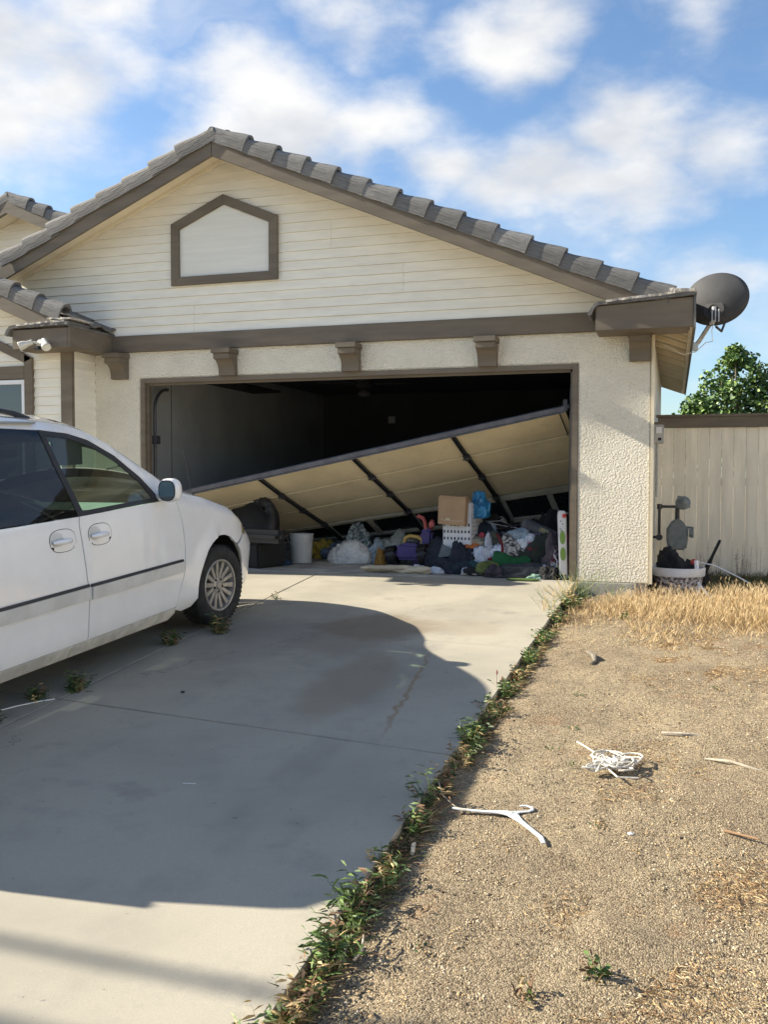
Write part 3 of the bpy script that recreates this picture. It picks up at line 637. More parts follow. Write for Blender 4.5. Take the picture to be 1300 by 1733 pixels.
for sd in(1,-1):
    fend=[(-.725,.30)]+[(-.625,.52),(-.605,.70),(-.615,.9),(-.655,1.06),(-.70,1.12)]+[(-.66,T(-.66)-.003)]+top(-.6,.455,18)+[(.485,.80),(.425,.71),(.35,.672),(.255,.64)]+arc(-.03,.33,.41,50,184,22)+[(-.47,.24),(-.60,.23),(-.72,.26)]
    f_=panel('fender',fend,mPaint,van,sd)
    if sd==1: body=f_
    fd=[(-1.795,.275),(-1.795,.5),(-1.825,.8),(-1.84,1.0),(-1.825,1.05),(-.90,1.072),(-.87,1.075),(-.80,1.10),(-.665,1.06),(-.625,.9),(-.615,.70),(-.635,.52),(-.735,.285)]
    d1=panel('front_door',fd,mPaint,van,sd)
    sdp=[(-1.805,.275),(-1.805,.5),(-1.835,.8),(-1.85,1.0),(-1.835,1.05),(-2.4,1.045),(-2.96,1.045),(-2.97,.8),(-2.97,.70)]+arc(-3.16,.33,.41,62,-6,12)+[(-2.76,.275)]
    d2=panel('sliding_door',sdp,mPaint,van,sd)
    q=[(-2.972,1.045),(-2.98,.8),(-2.98,.708)]+arc(-3.16,.33,.41,65,180,16)+[(-3.59,.24),(-4.27,.26),(-4.27,1.04)]
    panel('quarter_panel',q,mPaint,van,sd)
    up=[(g_[0],g_[1]) for g_ in gtop]+[(-.80,1.103),(-.72,1.14)]+top(-.68,-3.95,44)+[(-3.95,1.04),(-3.86,1.045)]
    up=[(-4.25,1.05),(-4.18,1.05)]+gtop+[(-.80,1.106),(-.705,1.13),(-.672,T(-.672)-.003)]+top(-.70,-4.25,48)
    panel('side_frame',up,mPaint,van,sd,off=-.001)
    # black window surrounds
    def quad(a,name,m,off,par=van): return panel(name,a,m,par,sd,off=off,th=.006)
    gf=[(-1.775,1.082),(-1.88,1.55),(-1.66,1.528),(-1.48,1.485),(-1.25,1.375),(-1.06,1.23),(-.955,1.105)]
    outer=[(-1.79,1.052),(-1.905,1.583),(-1.66,1.562),(-1.47,1.518),(-1.23,1.408),(-1.02,1.253),(-.902,1.128),(-.88,1.077)]
    for i in range(6):
        quad([outer[i],outer[i+1],gf[i+1],gf[i]],'window_surround',mBlkPl,-.004)
    quad([outer[0],gf[0],gf[6],outer[7]],'window_surround',mBlkPl,-.004); quad([outer[6],outer[7],gf[6]],'window_surround',mBlkPl,-.004)
    quad([(-1.832,1.052),(-1.935,1.585),(-1.907,1.584),(-1.792,1.052)],'door_pillar',mBlkPl,-.002)
    panel('window',gf,mCarGlass if sd==1 else mPriv,van,sd,off=-.010,th=0)  # left front glass darkened to stop sun passing through the cabin
    rg=[(-2.95,1.052),(-2.95,1.592),(-2.36,1.598),(-1.937,1.586),(-1.834,1.052)]
    panel('window',rg,mPriv,van,sd,off=-.006,th=0)
    quad([(-3.0,1.052),(-3.0,1.592),(-2.953,1.594),(-2.953,1.052)],'door_pillar',mBlkPl,-.002)
    panel('window',[(-4.15,1.06),(-4.12,1.50),(-3.88,1.56),(-3.003,1.592),(-3.003,1.06)],mPriv,van,sd,off=-.006,th=0)
    # bumper, headlight, sill, mouldings
    bmp=[(.265,.628),(.36,.660),(.44,.695),(.8,.70),(SEND,.70),(SEND,.24),(1.2,.22),(.6,.20),(.42,.21),(.385,.30)]+arc(-.03,.33,.41,5,44,9)
    panel('front_bumper',bmp,mPaint,van,sd,off=.006)
    hl=[(.440,.706),(.495,.80),(.468,T(.468)-.006)]+top(.50,1.12,10,.008)+[(1.16,.705)]
    panel('headlight',hl,mat('headlight_lens',(.36,.31,.17),.15,coat=1) if sd==1 and 'headlight_lens' not in bpy.data.materials else bpy.data.materials['headlight_lens'],van,sd,off=.0)
    panel('grille',[(1.17,.705),(1.17,T(1.17)-.01),(SEND,T(SEND)-.01),(SEND,.705)],mBlkPl,van,sd,off=-.01)
    panel('sill',[(-.74,.278),(-.72,.235),(-.76,.19),(-2.72,.19),(-2.76,.268),(-1.8,.268)],mPaintLow,van,sd,off=.006,th=.03)
    for a_,b__,par in((-.66,-1.79,d1),(-1.81,-2.69,d2)):
        o=panel('side_molding',[(a_,.614),(b__,.610),(b__,.628),(a_-.004,.632)],mBlkPl,par,sd,off=.012,th=.02); 
        o=panel('side_molding',[(a_,.535),(b__,.53),(b__,.609),(a_,.613)],mMold,par,sd,off=.018,th=.026)
    # handles
    for hc,par in((-1.645,d1),(-2.02,d2)):
        n=22; 
        def ovl(rx,rz,p=2.6): return [(hc+rx*abs(math.cos(2*PI*i/n))**(2/p)*(1 if math.cos(2*PI*i/n)>=0 else -1),.925+rz*abs(math.sin(2*PI*i/n))**(2/p)*(1 if math.sin(2*PI*i/n)>=0 else -1)) for i in range(n)]
        panel('handle_gap',ovl(.125,.070),mBlkPl,par,sd,off=.0008,th=0)
        panel('handle_recess',ovl(.121,.066),mPaint,par,sd,off=.002,th=0)
        panel('handle_cup',[(hc-.055+.06*math.cos(t),.935+.045*math.sin(t)) for t in [2*PI*i/16 for i in range(16)]],mMold,par,sd,off=.0035,th=0)
        b=B(); pts=[]
        for i in range(9):
            s_=hc-.02+.17*(i/8-.5)*-1; X,U,Z=VM(s_,.922,.012+.022*math.sin(PI*i/8)**.5); pts.append((X*sd,U,Z))
        b.tube(pts,.017,8,taper=[.5,.8,1,1,1,1,1,.8,.5]); b.obj('door_handle',mPaint,par,smooth=True)
    # side mirror
    X,U,Z=VM(-.86,1.11)
    b=B(); 
    def mf(u,v):
        th=2*PI*u; ph=PI*v; e_=.75
        c=lambda q:abs(math.cos(q))**e_*(1 if math.cos(q)>=0 else -1)
        s_=lambda q:abs(math.sin(q))**e_*(1 if math.sin(q)>=0 else -1)
        return (sd*(X+.112+.078*c(th)*s_(ph)), U-.045+max(-.045,-.075*c(ph)*1.0+.0)+.0, Z+.045+.086*s_(th)*s_(ph))
    b.grid(mf,28,14); mi=b.obj('side_mirror',mPaint,van,smooth=True,weld=True)
    b=B(); b.tube([(sd*(X-.02),U,Z-.0),(sd*(X+.06),U-.02,Z+.01)],.04,10); b.obj('mirror_arm',mPaint,mi,smooth=True)
    pts=[(X+.112+.060*abs(math.cos(t))**.75*(1 if math.cos(t)>=0 else -1),Z+.045+.067*abs(math.sin(t))**.75*(1 if math.sin(t)>=0 else -1)) for t in [2*PI*i/24 for i in range(24)]]
    pl=[(sd*p[0],p[1]) for p in pts]
    B().prism([(sd*(X+.112+(p[0]-X-.112)*1.10),Z+.045+(p[1]-Z-.045)*1.10) for p in pts],'y',U-.0935,U-.0905).obj('mirror_rim',mBlkPl,mi)
    B().prism(pl,'y',U-.0955,U-.0940).obj('mirror_glass',mat('mirror_silver',(.75,.8,.8),.03,metal=1) if 'mirror_silver' not in bpy.data.materials else bpy.data.materials['mirror_silver'],mi)
    # roof rail
    b=B(); pts=[]
    for i in range(15):
        s_=-1.78-1.8*i/14; X,U,Z=VM(s_,T(s_)); pts.append((sd*(X-.13),U,Z+.022+.036*math.sin(PI*min(1,max(0,i/14)))**.35))
    b.tube(pts,.018,8); b.obj('roof_rail',mBlkPl,van,smooth=True)
# top surfaces
def crown(s): 
    return .032+.10*sst(-2.0,-1.3,s)*sst(-.1,-.7,s)+.05*sst(-.7,-.2,s)
def TS(s,f,dz=0.):
    X,U,Z=VM(s,T(s)); k=abs(plan(s)[1])/HW
    c=crown(s)*k
    return (X*f,U+ .0,Z+c*(1-f*f)*1.0+.012*k*(1-abs(f)**8)+dz)
def topsurf(name,s0,s1,f0,f1,m,ns,nf,dz=0.,par=van,th=.01):
    b=B().grid(lambda u,v:TS(s0+(s1-s0)*u,f0+(f1-f0)*v,dz),ns,nf)
    o=b.obj(name,m,par,smooth=True,fix=False,ang=70)
    return o
topsurf('roof_panel',-4.25,-1.86,-1,1,mPaint,30,20)
topsurf('hood',-.46,SEND-.005,-1,1,mPaint,46,24)
topsurf('windshield',-1.62,-.62,-.93,.93,mWind,20,16,-.004)
topsurf('windshield_pillar',-1.86,-.46,.93,1,mPaint,24,3); topsurf('windshield_pillar',-1.86,-.46,-1,-.93,mPaint,24,3)
topsurf('cowl',-.62,-.46,-.93,.93,mBlkPl,4,14,-.012)
topsurf('roof_header',-1.86,-1.62,-.93,.93,mPaint,2,14,.0)
for f in(-.35,.30):
    pts=[TS(-.56-.03*i,f+.065*i*1.0,.02) for i in range(7)]; B().tube(pts,.008,6).obj('wiper',mBlkPl,van)
# tail end
b=B(); pr_=[VM(-4.256,z) for z in(.26,.5,.8,1.04,1.3,1.47)]
def tg(u,v):
    f=(2*u-1)*1.0; k=int(round(v*6))
    if k<6: x,uu,z=pr_[k]; return (x*f,uu,z)
    return tuple(Vector(TS(-4.252,f))+Vector((0,.002,.004)))
b.grid(tg,16,6); b.obj('tailgate',mPaint,van,smooth=True,fix=False)
b=B(); b.box(-.80,.80,-4.42,-4.22,.28,.56); b.obj('rear_bumper',mPaint,van,bevel=.05,smooth=True)
for s_ in(1,-1): B().box(s_*.70-.09,s_*.70+.09,-4.262,-4.22,.85,1.2).obj('tail_light',mat('tail_light_red',(.4,.01,.01),.2) if s_==1 else bpy.data.materials['tail_light_red'],van,bevel=.02)
# floor, liners and interior
B().box(-.62,.62,-4.2,.55,.20,.26).obj('underbody',mBlack,van)
b=B()
b.box(-.80,.80,-.62,-.55,.26,1.02); b.obj('firewall',mBlack,van)
for s_ in(1,-1):
    for cu in(-.03,-3.16):
        b=B(); seg=14
        vs=[];
        for i in range(seg+1):
            t=R(-10+200*i/seg)
            for xx in(.60,.885): vs.append((s_*xx,cu+.425*math.cos(t),.33+.425*math.sin(t)))
        b.add(vs,[(2*i,2*i+1,2*i+3,2*i+2) for i in range(seg)])
        b.box(s_*.59,s_*.60,cu-.43,cu+.43,.2,.8); b.obj('wheel_well',mBlack,van,fix=False)
b=B(); b.prism([(-1.15,.62),(-1.18,.88),(-1.08,1.0),(-.85,1.055),(-.62,1.04),(-.62,.5)],'x',-.78,.78); dash=b.obj('dashboard',mInt,van,bevel=.03,smooth=True)
B().prism([(-1.187,.72),(-1.189,.86),(-1.18,.875),(-1.175,.70)],'x',.22,.66).obj('glovebox',mIntDk,dash,bevel=.004)
for x in(.08,.68): B().box(x,x+.09,-1.20,-1.14,.90,.96).obj('air_vent',mIntDk,dash,bevel=.004)
b=B(); Tm=Matrix.Translation((-.40,-1.35,.98))@Matrix.Rotation(R(-62),4,'X')
b.lathe([(.19+.014*math.cos(t),.014*math.sin(t)) for t in [2*PI*i/8 for i in range(9)]],28,Tm); b.box(-.18,.18,-.02,.02,-.01,.01,Tm); b.lathe([(0,.02),(.06,.015),(.07,-.01)],16,Tm); b.obj('steering_wheel',mIntDk,van,smooth=True)
def seat(x,u,w_=.26,hh=1.0):
    b=B(); b.box(x-w_,x+w_,u-.05,u+.50,.50,.68); st=b.obj('seat',mInt,van,bevel=.05,smooth=True)
    Tb=Matrix.Translation((x,u-.02,.62))@Matrix.Rotation(R(14),4,'X')
    B().box(-w_,w_,-.08,.07,0,.60,Tb).obj('seat_back',mInt,st,bevel=.05,smooth=True)
    B().box(-w_*.5,w_*.5,-.06,.05,.63,.82,Tb).obj('headrest',mInt,st,bevel=.04,smooth=True)
seat(.42,-1.95); seat(-.42,-1.95); seat(.45,-2.85); seat(-.42,-2.85)
B().box(.655,.67,-1.76,-1.46,1.36,1.52).obj('sun_block_visor',mIntDk,van)
topsurf('sun_block_visor',-1.66,-1.06,.005,.90,mIntDk,6,8,-.05); topsurf('sun_block_visor',-1.66,-1.06,-.90,-.005,mIntDk,6,8,-.05)  # visors stretched over the windshield to keep sun out of the van's shadow
o=B().box(-.11,.11,-1.42,-1.39,1.40,1.46).obj('inside_mirror',mBlkPl,van,bevel=.012)
for s_ in(1,-1):
    B().box(s_*.80,s_*.82,-4.1,-.7,.26,1.03).obj('door_trim',mIntDk,van)
B().box(-.70,.70,-4.10,-1.95,1.62,1.635).obj('headliner',mat('headliner_cloth',(.30,.31,.30),.9),van)
# antenna
X,U,Z=VM(-.25,T(-.25)); 
b=B(); b.tube([(X-.04,U,Z+.0),(X-.045,U-.01,Z+.03)],.012,8); b.tube([(X-.045,U-.01,Z+.03),(X-.07,U-.14,Z+.58)],.0022,5); b.obj('antenna',mBlkPl,van)
# wheels
def wheel(x,u,steer,sd):
    e=bpy.data.objects.new('wheel',None); COL.objects.link(e); e.parent=van; e.location=(x,u,.33); e.rotation_euler=(0,0,steer)
    Ty=Matrix.Rotation(R(90)*sd,4,'Y')
    r=.325
    prof=[(.205,-.09),(.25,-.108),(.29,-.105),(r-.012,-.088),(r,-.06),(r,.06),(r-.012,.088),(.29,.105),(.25,.108),(.215,.098),(.205,.085)]
    B().lathe(prof,56,Ty).obj('tyre',mRubber,e,smooth=True)
    # tread grooves
    b=B()
    for k in range(56):
        A=Ty@Matrix.Rotation(2*PI*k/56,4,'Z'); b.box(r-.004,r+.003,-.008,.008,-.085,-.012,A); b.box(r-.004,r+.003,-.004,.012,.012,.085,A)
    o=b.obj('tread',mRubber,e); o['kind']='stuff'
    rim=[(.175,-.08),(.195,-.085),(.207,-.08),(.204,.082),(.212,.093),(.204,.099),(.193,.096),(.186,.075),(.178,.05),(.172,-.05)]
    rm=B().lathe(rim,48,Ty).obj('rim',mAlloy,e,smooth=True)
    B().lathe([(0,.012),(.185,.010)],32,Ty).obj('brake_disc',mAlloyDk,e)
    b=B(); b.lathe([(0,.088),(.030,.087),(.036,.078),(.060,.074),(.072,.060),(.074,.03)],28,Ty); b.obj('hub',mAlloy,e,smooth=True)
    sp0=None
    for k in range(14):
        ang_=2*PI*k/14+.1
        if sp0 is None:
            bb=B(); T0=Ty
            bb.add([T0@Vector(v) for v in [(.055,-.014,.070),(.055,.014,.070),(.19,.0185,.086),(.19,-.0185,.086),(.055,-.018,.030),(.055,.018,.030),(.19,.023,.040),(.19,-.023,.040)]],[(0,1,2,3),(7,6,5,4),(0,4,5,1),(1,5,6,2),(2,6,7,3),(3,7,4,0)])
            sp0=bb.obj('spoke',mAlloy,e,bevel=.003)
            sp0.rotation_euler=(ang_,0,0)
        else: inst(sp0,'spoke',e,rot=(ang_,0,0))
    ln0=None
    for k in range(5):
        A=Ty@Matrix.Rotation(2*PI*k/5,4,'Z')@Matrix.Translation((.052,0,0)); B().lathe([(.0,.0765),(.011,.077),(.0115,.071)],12,A).obj('lug_hole',mBlack,e)
    return e
wheel(.80,0.,R(-8),1); wheel(-.80,0,R(-8),-1); wheel(.80,-3.16,0,1); wheel(-.80,-3.16,0,-1)
# ================================================================= fallen garage door
mDoor=mat('warm_lit_door_paint',(.62,.53,.36),.6,.10,1.3,bump=.1,bscale=8,bdist=.003,dirt=((.30,.24,.15),3.5,.60,.78,.5))  # warm bounce from the sunlit floor is put into the cream door colour
mDoorDk=mat('dull_door_rail',(.42,.39,.31),.6,.12,3)
mStrut=mat('dark_strut_metal',(.035,.037,.042),.5,.2,9,metal=.3)
mSeal=mat('grey_rubber_seal',(.10,.10,.115),.7,.15,8)
mDGl=mat('dark_door_window',(.012,.014,.016),.15,.4,2.2,dirt=((.06,.06,.055),3,.5,.8,.5))
gd=thing('garage_door','collapsed sectional garage door hanging diagonally in the opening, its cream inner side showing','garage door',(0,0,0))
A3=[Vector(v) for v in((3.72,.15,1.52),(3.78,.63,1.30),(3.86,1.10,1.08),(3.94,1.56,.83),(4.05,1.95,.49))]
A1=[Vector(v) for v in((1.45,.15,1.06),(1.53,.63,.85),(1.60,1.12,.66),(1.70,1.60,.46),(1.77,2.07,.23))]
RR=[];LL=[]
for p3,p1 in zip(A3,A1):
    d=(p3-p1).normalized(); RR.append(p3+d*1.20); LL.append(p1-d*1.18)
RR[0]=A3[0]+(A3[0]-A1[0]).normalized()*1.215
def dpt(k,t): return LL[k].lerp(RR[k],t)
def dnorm(k):
    a=RR[k]-LL[k]; b_=(RR[k+1]-RR[k]); n=a.cross(b_).normalized(); return n if n.z>0 else -n   # points up/back: exterior face
for k in range(3):
    n=dnorm(k)
    def q(u,v,o):
        p=dpt(k,u).lerp(dpt(k+1,u),v); return p+n*o
    b=B(); g0=.010/.53; nu=24
    vs=[];
    rows=[(g0,0.,.0),(g0+.03,-.0,0),(.5,.0035,0),(1-g0-.03,0,0),(1-g0,0.,0)]
    for (v,o,_) in rows:
        for i in range(nu+1):
            vs.append(q(i/nu,v,-.0+ -o*1.0+.002*nzv((i*.3,k,v),1,3)))
    m_=nu+1
    fs=[(r*m_+i,r*m_+i+1,(r+1)*m_+i+1,(r+1)*m_+i) for r in range(len(rows)-1) for i in range(nu)]
    b.add(vs,fs)
    # back sheet and edges
    b.add([q(0,g0,.04),q(1,g0,.04),q(1,1-g0,.04),q(0,1-g0,.04)],[(0,1,2,3)])
    b.add([q(0,g0,.0),q(1,g0,.0),q(1,g0,.04),q(0,g0,.04)],[(0,1,2,3)]); b.add([q(0,1-g0,.0),q(1,1-g0,.0),q(1,1-g0,.04),q(0,1-g0,.04)],[(0,1,2,3)])
    b.add([q(0,g0,.0),q(0,1-g0,.0),q(0,1-g0,.04),q(0,g0,.04)],[(0,1,2,3)]); b.add([q(1,g0,.0),q(1,1-g0,.0),q(1,1-g0,.04),q(1,g0,.04)],[(0,1,2,3)])
    pn=b.obj('door_panel',mDoor,gd,fix=False,smooth=True,ang=20)
    # lip along the joint
    b=B(); pts=[q(i/12,g0,-.006) for i in range(13)]; b.tube(pts,.0065,6); b.obj('panel_lip',mDoor,pn)
# window section (row 3)
k=3; n=dnorm(3)
def q3(u,v,o): return dpt(3,u).lerp(dpt(4,u),v)+n*o
def bar(u0,u1,v0,v1,o0,o1,m,name,par,nu=1):
    b=B(); vs=[q3(u,v,o) for u in(u0,u1) for v in(v0,v1) for o in(o0,o1)]
    b.add(vs,[(0,1,3,2),(4,6,7,5),(0,4,5,1),(2,3,7,6),(0,2,6,4),(1,5,7,3)]); return b.obj(name,m,par)
ws=bar(0,1,.02,.20,-.004,.04,mDoorDk,'window_section',gd)
bar(0,1,.86,1.0,-.003,.04,mDoorDk,'bottom_rail',ws)
npn=8
for i in range(npn+1):
    u=i/npn; w_=.008 if 0<i<npn else .012
    bar(max(0,u-w_),min(1,u+w_),.20,.86,-.004,.04,mDoorDk,'window_mullion',ws)
for i in range(npn): bar(i/npn+.008,(i+1)/npn-.008,.20,.86,.018,.024,mDGl,'pane',ws)
# rubber seal rail along the leading edge
n0=dnorm(0); b=B(); up=Vector((0,-.35,.94))
vs=[]
for i in range(25):
    p=dpt(0,i/24); 
    for o in((0,.0,-.022),(0,-.028,-.016),(0,-.034,.03),(0,.01,.045),(0,.03,.01)): vs.append(p+Vector(o)+Vector((0,0,.004*nzv((i,0,0),.5,2))))
b.add(vs,[(i*5+j,i*5+(j+1)%5,(i+1)*5+(j+1)%5,(i+1)*5+j) for i in range(24) for j in range(5)]); b.obj('bottom_seal',mSeal,gd)
b=B(); b.tube([dpt(0,i/16)+Vector((0,-.030,-.030)) for i in range(17)],.007,6); b.obj('seal_lip',mSeal,gd)
# struts with hinges
def sline(f): return [dpt(k,f) for k in range(5)]
for f in(.254,.505,.757):
    P=sline(f); 
    if abs(f-.254)<.01: P=list(A1)
    elif abs(f-.757)<.01: P=list(A3)
    else: P=[a_.lerp(b_,.502) for a_,b_ in zip(A1,A3)]
    st=None
    for k in range(4):
        nn=-dnorm(k); ax=(P[k+1]-P[k]).normalized(); sd=ax.cross(nn).normalized()
        b=B(); w0,h0=.024,.032
        e0=.0; vs=[]
        for p in(P[k]+ax*(.01 if k==0 else 0),P[k+1]):
            for (a_,h_) in((-w0,.004),(-w0,h0),(-w0*.55,h0),(-w0*.4,h0*.45),(w0*.4,h0*.45),(w0*.55,h0),(w0,h0),(w0,.004)): vs.append(p+sd*a_+nn*h_)
        b.add(vs,[(i,(i+1)%8,8+(i+1)%8,8+i) for i in range(8)]+[tuple(range(7,-1,-1)),tuple(range(8,16))])
        o=b.obj('strut',mStrut,gd if st is None else st)
        if st is None: st=o
        if k:
            p=P[k]; b=B(); T_=Matrix((( *sd,0),(*ax,0),(*nn,0),(0,0,0,1))).transposed(); T_.translation=p
            b.box(-.036,.036,-.05,.05,.003,.040,T_); b.tube([T_@Vector((-.05,0,.042)),T_@Vector((.05,0,.042))],.010,8); b.obj('hinge',mDarkMetal,st,bevel=.003)
p=RR[0]; b=B(); b.box(p.x-.015,p.x+.03,p.y-.03,p.y+.03,p.z-.02,p.z+.10); b.tube([p+Vector((.02,0,.03)),p+Vector((.05,0,.03))],.028,12); b.obj('roller_bracket',mDarkMetal,gd,bevel=.003)
b=B(); b.tube([RR[0]+Vector((-.05,.01,-.05)),RR[1]+Vector((-.06,.0,-.02))],.007,5); b.obj('lift_cable',mDarkMetal,gd)
# tracks
tk=thing('door_track','dark steel garage door track curving along the left jamb inside the garage','door track',(.085,.17,0))
b=B(); pts=[(0,0,z) for z in(0,.6,1.2,1.8)]+[(0,.30-.30*math.cos(t),1.86+.26*math.sin(t)) for t in [PI/2*i/8 for i in range(1,9)]]
b.tube(pts,.020,6); b.obj('rail',mDarkMetal,tk)
for z in(.5,1.45): B().box(-.03,.045,-.02,.05,z,z+.10).obj('bracket',mDarkMetal,tk,bevel=.004)
tk=thing('door_track','dark steel garage door track on the right jamb behind the raised door corner','door track',(4.975,.17,0))
b=B(); b.tube(pts,.020,6); b.obj('rail',mDarkMetal,tk)
# ceiling fan
fan=thing('ceiling_fan','dark ceiling fan hanging in the shadowed garage','ceiling fan',(2.0,2.3,2.52))
b=B(); b.tube([(0,0,0),(0,0,-.16)],.015,8); b.obj('downrod',mBlack,fan)
b=B(); b.lathe([(0,-.13),(.11,-.15),(.13,-.22),(.10,-.27),(0,-.28)],20); b.obj('motor',mBlack,fan,smooth=True)
b=B(); b.lathe([(0,-.28),(.05,-.29),(.09,-.34),(.07,-.38),(0,-.39)],16); b.obj('light_bowl',mIntDk,fan,smooth=True)
bl=None
for i in range(5):
    if bl is None: bb=B(); bb.prism([(.12,-.03),(.25,-.06),(.62,-.07),(.65,0),(.62,.07),(.25,.06),(.12,.03)],'z',-.225,-.213); bl=bb.obj('fan_blade',mBlack,fan)
    else: inst(bl,'fan_blade',fan,rot=(0,0,2*PI*i/5))
# ================================================================= satellite dish
mDish=mat('dark_grey_dish',(.045,.045,.048),.75,.12,6)
mGalv=mat('galvanised_pole',(.52,.54,.56),.4,.12,12,metal=.3)
ds=thing('satellite_dish','dark grey satellite dish on a bent pale pole fixed to the right eave','satellite dish',(6.18,.30,2.36))
C=Vector((.175,-.30,.43)); az=Vector((-.28,-.93,.10)).normalized()   # back of the dish faces the viewer
T_=az.to_track_quat('Z','Y').to_matrix().to_4x4(); T_.translation=C
b=B(); Rx,Ry=.300,.252
def df(u,v):
    r=v; th=2*PI*u; h=-.085*r*r; return T_@Vector((Rx*r*math.cos(th),Ry*r*math.sin(th),.045+h))
b.grid(df,48,10); o=b.obj('reflector',mDish,ds,smooth=True,fix=False,weld=True); md=o.modifiers.new('t','SOLIDIFY'); md.thickness=.008
b=B(); b.tube([df(i/48,1) for i in range(49)],.007,6,cap=False); b.obj('reflector_rim',mDish,ds)
low=C+Vector((0,-.02,-.15))
b=B(); b.box(-.055,.055,-.015,.03,-.07,.05,Matrix.Translation(low)); b.box(-.035,.035,-.07,-.015,-.05,.02,Matrix.Translation(low)); b.obj('mount_plate',mDarkMetal,ds,bevel=.008)
b=B(); b.tube([(0,0,.02),(.04,-.05,.06),(.11,-.20,.16),(.155,-.31,.215),(.165,-.345,.26),(.165,-.35,.34)],.022,12); b.obj('mast',mGalv,ds,smooth=True)
b=B(); 
for x in(-.03,.0,.03): b.tube([low+Vector((x,-.07,-.09)),low+Vector((x,-.07,.03))],.006,6)
b.obj('mount_bolt',mGalv,ds)
b=B(); b.box(-.02,.03,-.05,.05,-.03,.05); b.obj('foot_plate',mGalv,ds,bevel=.004)
b=B(); b.tube([C+Vector((.0,-.05,-.2)),C+Vector((-.03,-.07,-.32)),C+Vector((-.02,-.05,-.42)),(.10,-.14,.03),(0,-.05,-.05),(-.12,.0,-.06),(-.30,.05,.05)],.004,6); b.obj('cable',mVinyl,ds,smooth=True)
b=B(); b.tube([C-az*.05+Vector((0,0,-.262)),C-az*.25+Vector((0,0,-.26)),C-az*.42+Vector((0,0,-.10))],.012,8); b.obj('feed_arm',mDish,ds)
b=B(); b.lathe([(.05,0),(.095,.0),(.097,.02),(.05,.025)],24,Matrix.Translation(C+Vector((-.01,-.035,-.12)))@az.to_track_quat('Z','Y').to_matrix().to_4x4()); b.obj('mount_ring',mDish,ds,smooth=True)
# flood light
fd_=thing('flood_light','white twin-headed security flood light on the left eave corner','flood light',(-.72,-.845,2.53))
mLamp=mat('aged_white_plastic',(.60,.58,.52),.5,.1,12)
b=B(); b.lathe([(0,-.0),(.05,0),(.05,.02),(.0,.03)],16,Matrix.Rotation(PI/2,4,'X')); b.obj('base_plate',mLamp,fd_,smooth=True)
for dx,dr in((-.13,(-.5,-.35,-.25)),(.10,(.55,-.45,-.6))):
    d=Vector(dr).normalized(); p=Vector((dx,-.07,.0)); Tq=d.to_track_quat('Z','Y').to_matrix().to_4x4(); Tq.translation=p
    b=B(); b.lathe([(0,-.06),(.028,-.055),(.03,.0),(.045,.04),(.05,.09),(.044,.095),(.0,.085)],18,Tq); hd=b.obj('lamp_head',mLamp,fd_,smooth=True)
    B().tube([(0,-.02,0),(dx*.6,-.05,.02),p-d*.05],.012,8).obj('lamp_arm',mLamp,hd,smooth=True)
B().box(-.03,.03,-.09,-.03,-.07,-.03).obj('motion_sensor',mBlkPl,fd_,bevel=.008)
# ================================================================= fence
mFence=mat('cream_fence_paint',(.84,.77,.63),.85,.08,2,bump=.2,bscale=14,bdist=.004,stretch=(4,1,.5),dirt=((.42,.36,.27),3,.58,.78,.4))
fe=thing('fence','cream board fence with brown cap rail beside the garage','fence',(5.85,2.3,-.14))
def fb_(x,w_): 
    h=1.80+rnd.uniform(-.004,.004); b=B(); b.box(x,x+w_,rnd.uniform(-.004,.004),.020,rnd.uniform(-.01,.01),h); return b.obj('fence_board',mFence,fe)
b=B(); b.box(-.07,0.0,-.02,.04,-.05,1.80); b.obj('fence_post',mFence,fe)
for i in range(46): fb_(.003+i*.138,.138-.0025-rnd.uniform(0,.002))
b=B(); b.box(-.05,6.4,-.035,-.006,1.80,1.93); b.obj('cap_rail',mTrim,fe,bevel=.004)
b=B(); b.box(-.07,6.4,-.055,.06,1.9305,1.962); b.obj('cap_board',mTrim,fe,bevel=.004)
for z in(.35,1.1): B().box(-.02,6.4,.024,.06,z,z+.09).obj('back_rail',mFence,fe)
# meters
em=thing('electric_meter','grey box meter fixed high on the garage side wall beside the fence','meter',(5.772,1.3,1.44))
mBox=mat('grey_meter_box',(.42,.42,.40),.5,.1,9)
b=B(); b.box(0,.11,-.11,.11,0,.21); b.obj('meter_box',mBox,em,bevel=.008)
b=B(); b.box(-.0,.12,-.12,.12,.211,.235); b.obj('meter_lid',mTrim,em,bevel=.004)
B().box(.03,.09,-.118,-.111,.11,.18).obj('meter_window',mVinyl,em); B().box(.05,.085,-.1215,-.1185,.03,.06).obj('meter_latch',mBlkPl,em)
B().tube([(.04,0,0),(.04,0,-.6)],.015,8).obj('conduit',mBox,em)
gm=thing('gas_meter','grey gas meter with riser pipe in front of the fence','gas meter',(6.04,1.75,-.14))
mGas=mat('gas_meter_paint',(.17,.19,.19),.6,.15,12)
b=B()
b.prism([(-.10,.36),(.10,.36),(.12,.48),(.12,.60),(.07,.68),(.025,.72),(-.025,.72),(-.07,.68),(-.12,.60),(-.12,.48)],'y',-.09,.09); b.obj('meter_body',mGas,gm,bevel=.02,smooth=True)
b=B(); b.tube([(0,0,.70),(0,0,.86)],.026,10); b.tube([(-.20,0,.86),(.03,0,.86)],.016,10); b.tube([(-.20,0,.86),(-.20,0,.50)],.017,10); b.tube([(-.20,0,.50),(-.27,0,.50)],.017,10); b.obj('pipe',mDarkMetal,gm,smooth=True)
